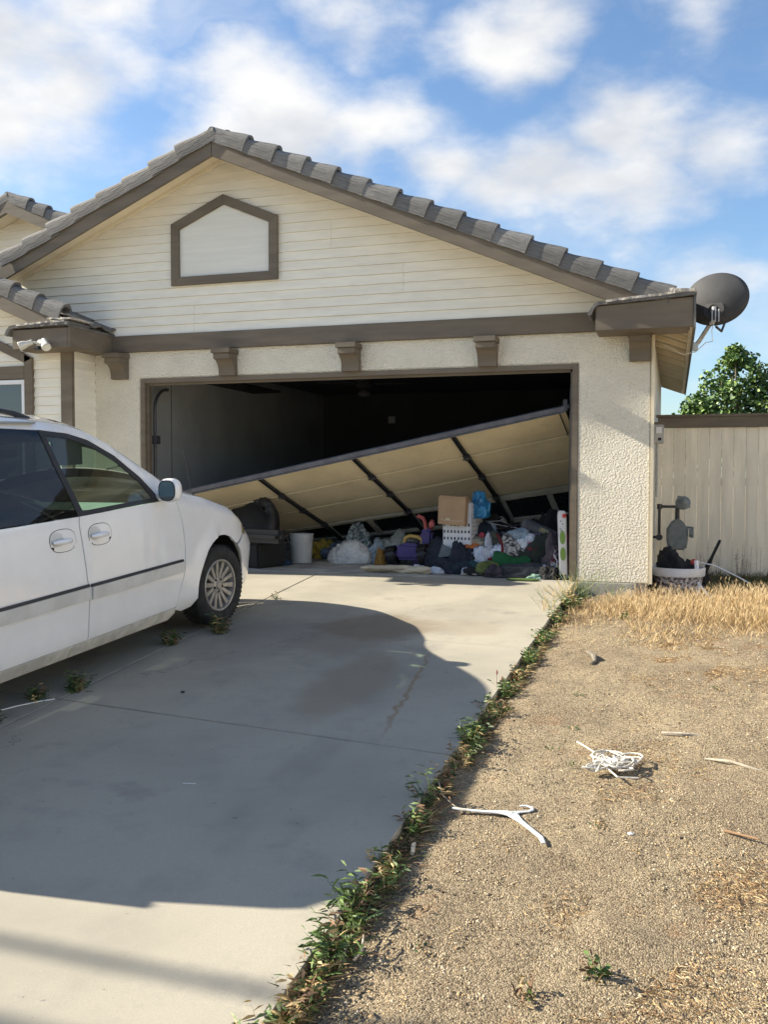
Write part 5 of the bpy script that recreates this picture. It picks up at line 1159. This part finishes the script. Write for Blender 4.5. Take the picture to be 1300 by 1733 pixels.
o=b.obj('rope',mRope,smooth=True); tag(o,'tangled heap of white rope on the dry yard','rope'); o.location=(0,0,ground_at(cx,cy)+.004)
def stick(label,pts,r,m,name='stick',tp=None):
    P=[(x,y,ground_at(x,y)+.010+dz) for x,y,dz in pts]; b=B(); b.tube(P,r,7,taper=tp); o=b.obj(name,m,smooth=True); tag(o,label,'stick'); return o
mStk=mat('bleached_wood',(.40,.34,.27),.9,.2,20,bump=.5,bscale=60,bdist=.004); mStkD=mat('grey_bark',(.16,.14,.11),.95,.3,20,bump=.6,bscale=50,bdist=.005); mBone=mat('pale_bleached_stick',(.42,.37,.29),.85,.15,20)
stick('pale forked stick lying on the dirt beyond the rope, under the dry grass',[(5.95,-4.60,0),(6.05,-4.62,.01),(6.16,-4.58,0)],.010,mStk,tp=[1,1.2,.7])
stick('pale bleached stick at the right edge of the yard, level with the rope',[(6.15,-4.93,0),(6.26,-4.97,.012),(6.38,-5.02,0),(6.48,-4.98,0)],.0065,mBone,tp=[.8,1.1,1,.6])
stick('short upright-looking curl of pale bark beside the driveway weeds below the hanger',[(5.065,-6.17,0),(5.07,-6.21,.008),(5.08,-6.26,0)],.008,mBone,tp=[.6,1.2,1])
stick('curled grey piece of bark standing alone in the upper yard',[(5.43,-2.95,.015),(5.45,-3.03,.022),(5.49,-3.11,.018),(5.50,-3.19,.006),(5.48,-3.26,0)],.017,mStkD,tp=[.5,1,1.2,.7])
stick('brown wood scrap at the right edge of the yard below the stick',[(6.20,-5.74,0),(6.32,-5.785,.0)],.006,mat('red_brown_wood',(.30,.18,.10),.9),name='wood_scrap',tp=[1,.7])
stick('thin tan twig running from the driveway weeds toward the hanger',[(5.02,-5.62,.03),(5.06,-5.72,.015),(5.14,-5.80,.0),(5.2,-5.82,0)],.0025,mStk)
stick('dead forked twig beside the driveway edge near the bottom of the yard',[(5.03,-6.86,0),(5.06,-6.93,.015),(5.07,-7.0,0)],.005,mStkD)
stick('small twig lying by the forked twig at the driveway edge',[(5.09,-6.86,.01),(5.11,-6.93,.006),(5.10,-6.98,0)],.004,mStk)
o=B().lathe([(0,0),(.012,0),(.012,.006),(0,.007)],12).obj('bottle_cap',mBlkPl); tag(o,'small black cap lying on the shaded concrete','cap'); o.location=(3.19,-4.64,-.229)
o=B().box(-.03,.03,-.002,.002,0,.002).obj('paper_strip',mVinyl); tag(o,'tiny white strip of paper on the shaded driveway','paper strip'); o.location=(3.96,-5.93,-.2935); o.rotation_euler=(0,0,.2)
o=B().lathe([(0,0),(.02,0),(.022,.015),(.0,.03)],7).obj('pebble',mat('white_stone',(.6,.6,.6),.8)); tag(o,'white pebble on the dirt right of the hanger','pebble'); o.location=(5.85,-5.86,ground_at(5.85,-5.86)+.003); o.scale=(.6,.5,.4)
# ================================================================= gravel grains
def scatter_pebbles():
    r=random.Random(11); base=[(1,0,0),(0,1,0),(-1,0,0),(0,-1,0),(0,0,.8)]; fs=[(0,1,4),(1,2,4),(2,3,4),(3,0,4)]
    mats=[mat('grain_tan',(.36,.275,.165),.9),mat('grain_pale',(.52,.43,.30),.85),mat('grain_dark',(.10,.072,.045),.95),mat('grain_straw',(.50,.32,.14),.9)]
    b=B()
    for i in range(85000):
        y=-8.4+7.6*(r.random()**1.9); x=E(y)+.04+r.random()*(1.9 if y>-6 else 1.45)
        if nzv((x,y,5),1.5,41)+.6*nzv((x,y,6),4.5,42)>.10 and r.random()<.85: continue
        s=r.uniform(.0016,.0048)*(1+(.7 if r.random()<.06 else 0)); z=ground_at(x,y)+relief(x,y)-.02*math.exp(-((x-5.05)/.12)**2)
        a_=r.random()*6.28; ca,sa=math.cos(a_)*s*r.uniform(.8,1.5),math.sin(a_)*s; q_=r.random(); b.cur=0 if q_<.45 else 1 if q_<.66 else 2 if q_<.95 else 3
        b.add([(x+ca*p[0]-sa*p[1],y+sa*p[0]+ca*p[1],z+p[2]*s*.9) for p in base],fs)
    o=b.obj('gravel',mats,fix=False); tag(o,'coarse tan sand grains and grit scattered over the bare yard','gravel',kind='stuff')
scatter_pebbles()
# ================================================================= vegetation
mG1=mat('leaf_green',(.075,.13,.025),.6,.25,20); mG2=mat('leaf_dark_green',(.035,.075,.02),.6,.25,20); mG3=mat('leaf_yellow_green',(.115,.15,.04),.6,.2,20); mDry=mat('dry_straw',(.46,.33,.16),.85,.2,20); mDry2=mat('brown_dry_leaf',(.17,.10,.055),.9,.25,20); mDry3=mat('pale_seed_head',(.62,.48,.28),.85,.15,20); mOr=mat('rusty_dry_grass',(.25,.145,.07),.9,.25,20)
WM=[mG1,mG2,mG3,mDry,mDry2]
def blade(b,p,d,L_,w,bend,mi,r,seg=3):
    b.cur=mi; d=Vector(d).normalized(); sd=d.cross(Vector((r.uniform(-1,1),r.uniform(-1,1),.3))).normalized(); p=Vector(p); vs=[]
    for i in range(seg+1):
        t=i/seg; ww=w*(math.sin(PI*min(.98,t*.9+.12))) ; vs+= [p-sd*ww*.5,p+sd*ww*.5]; d=(d+Vector((bend[0],bend[1],bend[2]))/seg).normalized(); p=p+d*L_/seg
    b.add(vs,[(2*i,2*i+1,2*i+3,2*i+2) for i in range(seg)])
def weed(b,x,y,z,r,h=.09,n=24,mix=(.5,.25,.1,.1,.05),w=.008,spread=1.,leafy=True):
    for i in range(n):
        a_=r.random()*2*PI; s_=r.random(); d=(math.cos(a_)*s_*spread,math.sin(a_)*s_*spread,r.uniform(.5,1.2)); q=r.random(); mi=0
        acc=0
        for k_,m_ in enumerate(mix):
            acc+=m_
            if q<acc: mi=k_;break
        px,py=x+r.gauss(0,.018),y+r.gauss(0,.018)
        if leafy and r.random()<.55:
            # stem with side leaves
            L_=h*r.uniform(.5,1.1); dd=Vector(d).normalized(); p=Vector((px,py,z)); nl=int(3+L_/.018)
            blade(b,p,dd,L_,.004,(0,0,-.1),mi,r,2)
            for k in range(nl):
                t=(k+1)/nl; pp=p+dd*L_*t; aa=r.random()*2*PI; blade(b,pp,(math.cos(aa),math.sin(aa),r.uniform(.1,.8)),h*r.uniform(.22,.42),w*r.uniform(.8,1.5),(0,0,-.5),mi,r,2)
        else: blade(b,(px,py,z),d,h*r.uniform(.5,1.2),w*r.uniform(.5,1),(math.cos(a_)*.5,math.sin(a_)*.5,-.6),mi,r)
def weedobj(label,x,y,z,h,n,mix,rad,w=.012,seed=0,group='weeds along the driveway edge',name='weed',leafy=True,dirv=(0,1)):
    r=random.Random(seed+100); b=B()
    k=max(1,int(rad/.05))
    for i in range(k):
        t=(i+.5)/k-.5; weed(b,x+dirv[0]*t*2*rad+r.gauss(0,.012),y+dirv[1]*t*2*rad,z,r,h*r.uniform(.7,1.15),n,mix,w,leafy=leafy)
    o=b.obj(name,WM,fix=False); o.location=(0,0,0)
    # origin at the base of the plant
    c=Vector((x,y,z)); o.data.transform(Matrix.Translation(-c)); o.location=c
    tag(o,label,'weed',group); return o
GR=(.46,.20,.16,.11,.07); DR=(.12,.1,.13,.43,.22); MXD=(.26,.16,.18,.24,.16); BR=(.1,.15,.1,.15,.5)
ew=[(-1.0,.16,30,MXD,.20,'tall feathery green weed at the pillar foot, top end of the driveway edge'),
    (-1.75,.10,26,GR,.18,'bushy green weed just below the tall feathery one on the driveway edge'),
    (-2.55,.10,26,GR,.22,'long green leafy weed clump level with the dry grass on the driveway edge'),
    (-3.15,.09,24,GR,.20,'dense green clump below the long leafy clump near the curled bark'),
    (-3.65,.09,18,DR,.16,'straw coloured dry clump level with the curled grey bark'),
    (-4.05,.11,24,GR,.14,'upright green weed with a pink seed head beside the round shadow'),
    (-4.50,.10,22,MXD,.18,'mixed green and straw clump level with the edge of the van shadow'),
    (-4.95,.12,26,GR,.15,'bright green tall clump just above the concrete joint'),
    (-5.25,.10,20,DR,.10,'dry yellow clump right at the end of the concrete joint'),
    (-5.50,.09,18,BR,.12,'withered brown weed just below the concrete joint'),
    (-5.78,.14,14,BR,.07,'tall dead brown weed spike opposite the white hanger'),
    (-6.00,.09,30,GR,.10,'broad leafed green rosette left of the white hanger'),
    (-6.22,.06,16,BR,.08,'low shrivelled brown weed below the green rosette'),
    (-6.45,.10,24,MXD,.10,'yellow green clump beside the curl of pale bark'),
    (-6.72,.12,30,GR,.10,'dark green thistle with brown leaf tips casting a long shadow'),
    (-7.00,.12,34,GR,.11,'spiky green tuft below the thistle at the driveway edge'),
    (-7.22,.11,34,DR,.12,'straw and brown tuft near the bottom of the driveway edge'),
    (-7.42,.11,36,MXD,.12,'green and brown clump second from the bottom of the driveway edge'),
    (-7.65,.11,36,MXD,.13,'lowest green clump where the driveway edge leaves the picture')]
for i,(y,h,n,mx_,rad,lab) in enumerate(ew):
    x=E(y)+.035; weedobj(lab,x,y,ground_at(x,y)-.012,h*(.95+.12*sst(-3,-7,y)),int(n*(1.3-.3*sst(-5,-7,y))),mx_,rad,seed=i,w=.0075)
# fringe of dead grass along the slab
r=random.Random(5); b=B()
for i in range(13000):
    y=-8.2+8.0*r.random(); x=E(y)+.02+abs(r.gauss(0,.03)); a_=r.random()*6.28
    if nzv((0,y,0),2.2,8)<-.42: continue
    blade(b,(x,y,ground_at(x,y)-.012),(math.cos(a_)*.8,math.sin(a_)*.8,r.uniform(.3,1.1)),r.uniform(.03,.105),.0042,(math.cos(a_),math.sin(a_),-.4),r.choice([3,3,4,4,4,2,1]),r,2)
o=b.obj('edge_grass',WM,fix=False); tag(o,'thin fringe of dead and green grass along the driveway edge','grass',kind='stuff')
# feathery plant overhanging slab at top, seed stems
def feather(label,x,y,z,h,n,seed,cols=(2,0),grp='feathery weeds'):
    r=random.Random(seed); b=B()
    for i in range(n):
        a_=r.random()*6.28; s_=r.uniform(.1,.9); d=Vector((math.cos(a_)*s_,math.sin(a_)*s_,1)).normalized(); L_=h*r.uniform(.5,1.1); p=Vector((x+r.gauss(0,.05),y+r.gauss(0,.08),z)); q=p+d*L_*.5; e_=q+Vector((d.x*1.4,d.y*1.4,.6)).normalized()*L_*.5
        b.cur=cols[i%len(cols)]; b.tube([p,q,e_],.0016,3,cap=False)
        for k in range(9):
            t=r.uniform(.25,1); pp=p.lerp(q,t*2) if t<.5 else q.lerp(e_,t*2-1); aa=r.random()*6.28; blade(b,pp,(math.cos(aa),math.sin(aa),.8),h*.14,.004,(0,0,.2),cols[i%len(cols)],r,1)
    o=b.obj('feathery_weed',WM,fix=False); c=Vector((x,y,z)); o.data.transform(Matrix.Translation(-c)); o.location=c; tag(o,label,'weed',grp)
feather('wispy green weed growing right at the foot of the stucco pillar',5.16,-.35,-.15,.42,34,1)
feather('wispy yellowish weed left of the pillar foot leaning over the concrete',5.06,-.95,-.14,.34,40,2,(2,3))
feather('wispy dry seed stems arching over the driveway below the pillar',4.99,-1.55,-.14,.32,22,3,(3,2))
feather('thin green weed against the middle of the pillar base',5.42,-.16,-.15,.26,16,4)
# pink seed heads by the edge
b=B(); 
for (x,y,h) in((4.98,-4.0,.10),(5.02,-4.05,.075)): b.tube([(x,y,-.24),(x,y,-.24+h)],.0015,4); b.lathe([(0,0),(.005,.006),(.007,.016),(.005,.028),(0,.034)],8,Matrix.Translation((x,y,-.24+h)))
o=b.obj('seed_stalk',mat('pinkish_seed_head',(.30,.16,.13),.9)); tag(o,'two small pinkish brown seed heads on thin stalks at the driveway edge','seed stalk')
# weeds in the concrete joint beside the van
jw=[(2.60,-3.06,.15,'grey green weed growing against the front wheel'),(2.42,-3.50,.12,'small grey green weed in the joint between wheel and sill'),(2.50,-4.74,.12,'sprawling dark weed in the joint corner beside the van'),(2.40,-4.98,.10,'faint weed under the van sill at the joint bend'),(2.43,-1.60,.07,'sparse weed in the joint beyond the front tyre'),(2.44,-5.42,.13,'tall weed at the left edge of the picture under the van')]
for i,(x,y,h,lab) in enumerate(jw):
    r=random.Random(60+i); b=B(); weed(b,x,y,.05*y-.01,r,h,40 if i!=4 else 14,(.12,.50,.05,.08,.25),.008); weed(b,x+.05,y-.04,.05*y-.01,r,h*.7,26 if i!=4 else 6,(.12,.50,.05,.08,.25),.008)
    o=b.obj('weed',WM,fix=False); c=Vector((x,y,.05*y)); o.data.transform(Matrix.Translation(-c)); o.location=c; tag(o,lab,'weed','weeds in the concrete joint')
b=B(); b.tube([(2.37,-5.28,-.255),(2.41,-5.16,-.25),(2.47,-5.05,-.245),(2.53,-4.97,-.243)],.004,5); o=b.obj('pale_cord',mVinyl); tag(o,'thin pale cord lying in the joint corner beside the van','cord')
# small yard sprouts
sp_=[(5.80,-6.87,.075,'small green sprout with its own shadow at the bottom right of the yard'),(5.73,-5.82,.04,'tiny brown sprout right of the hanger hook'),(5.44,-3.98,.03,'tiny green sprout below the curled bark'),(5.50,-4.61,.03,'low green sprout left of the rope top'),(6.25,-3.63,.04,'flat green weed near the right edge above the sticks'),(5.42,-4.95,.025,'tiny dark sprout between driveway weeds and rope'),(5.55,-5.15,.025,'tiny sprout just left of the rope'),(5.28,-6.85,.03,'tiny sprout in the dirt right of the thistle'),(5.62,-7.0,.052,'brown tuft low in the dirt left of the bottom sprout'),(5.60,-1.55,.08,'grey green sprout in front of the dry grass')]
for i,(x,y,h,lab) in enumerate(sp_):
    r=random.Random(80+i); b=B(); weed(b,x,y,ground_at(x,y)-.004,r,h,12 if h>.05 else 9,GR if 'brown' not in lab else BR,.012 if h>.05 else .006); o=b.obj('sprout',WM,fix=False); c=Vector((x,y,ground_at(x,y))); o.data.transform(Matrix.Translation(-c)); o.location=c; tag(o,lab,'sprout','sprouts in the bare yard')
# dry grass stand
r=random.Random(9); b=B()
def dry(x,y,h,mi,w=.0035,lean=.35):
    a_=r.random()*6.28; s_=r.random()*lean; p=Vector((x,y,ground_at(x,y)-.02)); d=Vector((math.cos(a_)*s_,math.sin(a_)*s_,1)); blade(b,p,d,h,w,(math.cos(a_)*.35,math.sin(a_)*.35,-.15),mi,r,3)
    if h>.12 and r.random()<.5:
        tip=p+d.normalized()*h*.97
        for k in range(4): aa=r.random()*6.28; blade(b,tip+Vector((0,0,-.006*k)),(math.cos(aa)*.5,math.sin(aa)*.5,1),.028,.005,(0,0,0),2,r,1)
for i in range(48000):
    x=5.12+3.2*r.random(); y=-2.9+3.5*r.random()
    dn=.5+.9*nzv((x,y,0),2.2,21)
    if x<5.75: dn-= (5.75-x)*1.3
    edge=sst(-3.3,-.4,y); dn=dn*.7+edge*.85-.22 
    if y>(-.22 if x>6.45 else -.50): continue
    if y>-.22 and x<6.5: continue
    if y>.1: dn-=.25
    if r.random()>dn: continue
    tall=sst(-2.1,-.6,y)*sst(5.2,5.9,x)
    h=(.035+.06*sst(-3.3,-1.5,y)+.21*tall*(.6+.5*nzv((x,y,3),1.7,5)))*r.uniform(.5,1.2)
    dry(x,y,h,r.choices([0,1,2],[.62,.2,.18])[0],lean=.5+.5*(1-tall))
o=b.obj('dry_grass',[mDry,mOr,mDry3],fix=False); tag(o,'stand of golden dry grass between the pillar and the fence','grass',kind='stuff')
# sparse dry tufts over the yard (rusty patches)
b=B()
cent=[(5.75+r.random()*1.5,-7.6+6*r.random(),.08+.16*r.random()) for _ in range(80)]+[(5.66,-6.5,.16),(5.85,-6.62,.2),(6.0,-6.7,.18),(5.95,-7.1,.16),(6.3,-3.2,.4),(6.2,-2.7,.4),(6.05,-5.0,.12)]
for (cx_,cy_,rd_) in cent:
    for k in range(int(3600*rd_*rd_*3)+40):
        x=cx_+r.gauss(0,rd_*.5); y=cy_+r.gauss(0,rd_*.6)
        if x<5.2: continue
        a_=r.random()*6.28; blade(b,(x,y,ground_at(x,y)-.003),(math.cos(a_),math.sin(a_),r.uniform(.15,.9)),r.uniform(.012,.034),.0026,(math.cos(a_)*.5,math.sin(a_)*.5,-.5),r.choices([0,1,2],[.3,.55,.15])[0],r,2)
o=b.obj('dead_weeds',[mDry,mOr,mDry3],fix=False); tag(o,'rusty dead weed litter in patches over the bare yard','grass',kind='stuff')
# dark weeds at the fence foot
b=B()
for i in range(5200):
    x=6.2+2.6*r.random(); y=.55+1.7*r.random(); h=r.uniform(.05,.20)*(1+.5*nzv((x,y,0),2,3)); a_=r.random()*6.28
    blade(b,(x,y,-.15),(math.cos(a_)*.6,math.sin(a_)*.6,1),h,.006,(math.cos(a_)*.4,math.sin(a_)*.4,-.2),r.choice([1,1,4,4,0]),r,3)
for i in range(60):
    x=6.25+2.2*r.random(); y=1.9+.3*r.random(); h=r.uniform(.2,.42); p=Vector((x,y,-.15)); b.cur=4; b.tube([p,p+Vector((r.gauss(0,.03),0,h))],.0016,3,cap=False)
    for k in range(12): aa=r.random()*6.28; blade(b,p+Vector((r.gauss(0,.03),0,h*r.uniform(.4,1))),(math.cos(aa),math.sin(aa),.5),.03,.007,(0,0,0),r.choice([1,4]),r,1)
o=b.obj('fence_weeds',WM,fix=False); tag(o,'dark weeds and dry stems in the shade along the fence foot','weeds',kind='stuff')
# ================================================================= trees
mLf=[mat('tree_leaf_light',(.22,.32,.09),.5,.2,20,spec=.5),mat('tree_leaf_mid',(.07,.14,.03),.55,.2,20),mat('tree_leaf_dark',(.03,.07,.02),.6,.2,20)]
mBk=mat('tree_bark',(.16,.13,.10),.9,.25,8,bump=.5,bscale=20,bdist=.02)
def tree(name,label,x,y,trunk,clumps,n,ls,seed,mix=(.35,.45,.2),z0=-.2,cat='tree'):
    t=thing(name,label,cat,(x,y,z0)); r=random.Random(seed)
    b=B(); b.tube([(0,0,0),(.05,0,trunk*.4),(.0,.05,trunk*.7),(.03,0,trunk)],.11,9,taper=[1.2,.9,.6,.25]); b.obj('trunk',mBk,t,smooth=True)
    b=B()
    for (cx_,cy_,cz_,rx,rz) in clumps: b.tube([(0,0,trunk*.45),(cx_*.5,cy_*.5,(trunk*.45+cz_)/2),(cx_,cy_,cz_)],.035,6,taper=[1,.7,.25])
    b.obj('branch',mBk,t,smooth=True)
    b=B()
    for i in range(n):
        c=clumps[int(r.random()*len(clumps))]; 
        while True:
            v=Vector((r.uniform(-1,1),r.uniform(-1,1),r.uniform(-1,1)))
            if v.length<1: break
        v=v*(.55+.45*v.length); p=Vector((c[0]+v.x*c[3],c[1]+v.y*c[3],c[2]+v.z*c[4]))
        if nzv(p,2.3,seed)<-.16: continue
        nn=Vector((r.gauss(0,1),r.gauss(0,1),r.gauss(.3,1))).normalized(); a1=nn.orthogonal().normalized(); a1=(Matrix.Rotation(r.random()*6.28,3,nn)@a1); a2=nn.cross(a1); s_=ls*r.uniform(.6,1.25)
        q=r.random(); b.cur=0 if q<mix[0] else 1 if q<mix[0]+mix[1] else 2
        b.add([p-a1*s_*.5,p-a1*.1*s_+a2*s_*.42,p+a1*s_*.55,p-a1*.1*s_-a2*s_*.42],[(0,1,2,3)])
    b.obj('crown',mLf,t,fix=False); return t
tree('cottonwood_tree','bright green leafy tree rising behind the fence nearest the dish',7.15,9.5,3.0,
    [(-.95,0,2.25,.5,.4),(-.75,0,2.65,.33,.35),(.55,0,2.5,.5,.5),(-.3,0,3.2,.42,.4),(.2,0,3.35,.35,.4),(-.1,0,3.3,.42,.45),(-.25,0,2.9,.5,.5),(.15,0,2.7,.55,.5),(-.45,.1,2.3,.6,.5),(.3,0,2.2,.6,.5),(0,0,1.9,.9,.5),(-.05,0,3.62,.24,.32),(.45,0,3.0,.3,.4),(-.6,0,2.65,.28,.3)],11500,.085,1,z0=-.3)
tree('cottonwood_tree','darker leafy tree at the right edge of the picture behind the fence',8.55,10.0,3.0,
    [(-.35,0,3.3,.32,.5),(-.1,0,3.6,.3,.4),(-.3,0,2.7,.45,.5),(.1,0,2.4,.6,.6),(.3,0,3.0,.6,.7),(-.2,0,2.0,.8,.5),(.5,0,3.5,.5,.5)],7500,.085,2,mix=(.25,.45,.3),z0=-.3)
tree('evergreen_bush','low dark bush just above the fence beside the garage wall',6.15,10.5,2.0,
    [(-.15,0,2.2,.35,.32),(.25,0,2.3,.4,.35),(.6,0,2.1,.5,.4),(0,0,1.8,.6,.4)],4200,.07,3,mix=(.05,.3,.65),z0=-.3,cat='bush')
# service cables overhead, above and left of the view (their soft shadows cross the near driveway)
mCab=mat('black_cable',(.03,.03,.03),.7)
for x_,lab in((-22,'wooden utility pole off to the left of the driveway'),(24,'wooden utility pole off to the right of the yard')):
    o=B().lathe([(0,0),(.15,0),(.11,7.2),(0,7.2)],14).obj('utility_pole',mBk,smooth=True); tag(o,lab,'utility pole'); o.location=(x_,-8.6,-.5)
for y0_,z0_,r_,lab in((-8.22,6.0,.030,'nearer black service cable strung overhead between the utility poles'),(-8.62,6.3,.040,'thicker black service cable strung overhead behind the nearer one')):
    b=B(); b.tube([(-22+46*i/30,y0_+.10*math.sin(i*.25),z0_-.5*(1-((i-15)/15)**2)) for i in range(31)],r_,6); o=b.obj('overhead_cable',mCab,smooth=True); tag(o,lab,'cable')
# ================================================================= houses off to the side and across the road (seen in reflections)
def plain_house(label,x0,x1,y0,y1,h,ridge,axis,seed):
    t=thing('neighbour_house',label,'house',((x0+x1)/2,(y0+y1)/2,-.4)); hx,hy=(x1-x0)/2,(y1-y0)/2
    mw=mat('neighbour_stucco_%s'%('pale' if seed else 'warm'),(.78,.73,.64),.9,.06,1.5,bump=.5,bscale=50,bdist=.01)
    B().box(-hx,hx,-hy,hy,0,h).obj('wall',mw,t)
    b=B()
    if axis=='y': b.prism([(-hx-.5,h-.15),(hx+.5,h-.15),(0,h+ridge)],'y',-hy-.4,hy+.4)
    else: b.prism([(-hy-.5,h-.15),(hy+.5,h-.15),(0,h+ridge)],'x',-hx-.4,hx+.4)
    b.obj('roof',mTile2,t)
    return t,hx,hy
t_,hx,hy=plain_house('pale stucco house across the yard to the right, outside the view',12.5,21,-12,3,2.8,2.0,'y',1)
for y in(-3.5,0,3):
    f_=B().box(-hx-.03,-hx-.002,y-.6,y+.6,1.0,2.2).obj('window',mGlass,t_); B().box(-hx-.05,-hx-.031,y-.7,y+.7,.9,.98).obj('sill',mTrim,f_)
t_,hx,hy=plain_house('pale stucco house across the road behind the viewer',-6,8,-40,-30,2.8,2.2,'x',0)
for x in(-4,0,4):
    f_=B().box(x-.7,x+.7,hy+.002,hy+.03,1.0,2.2).obj('window',mGlass,t_); B().box(x-.8,x+.8,hy+.031,hy+.05,.9,.98).obj('sill',mTrim,f_)
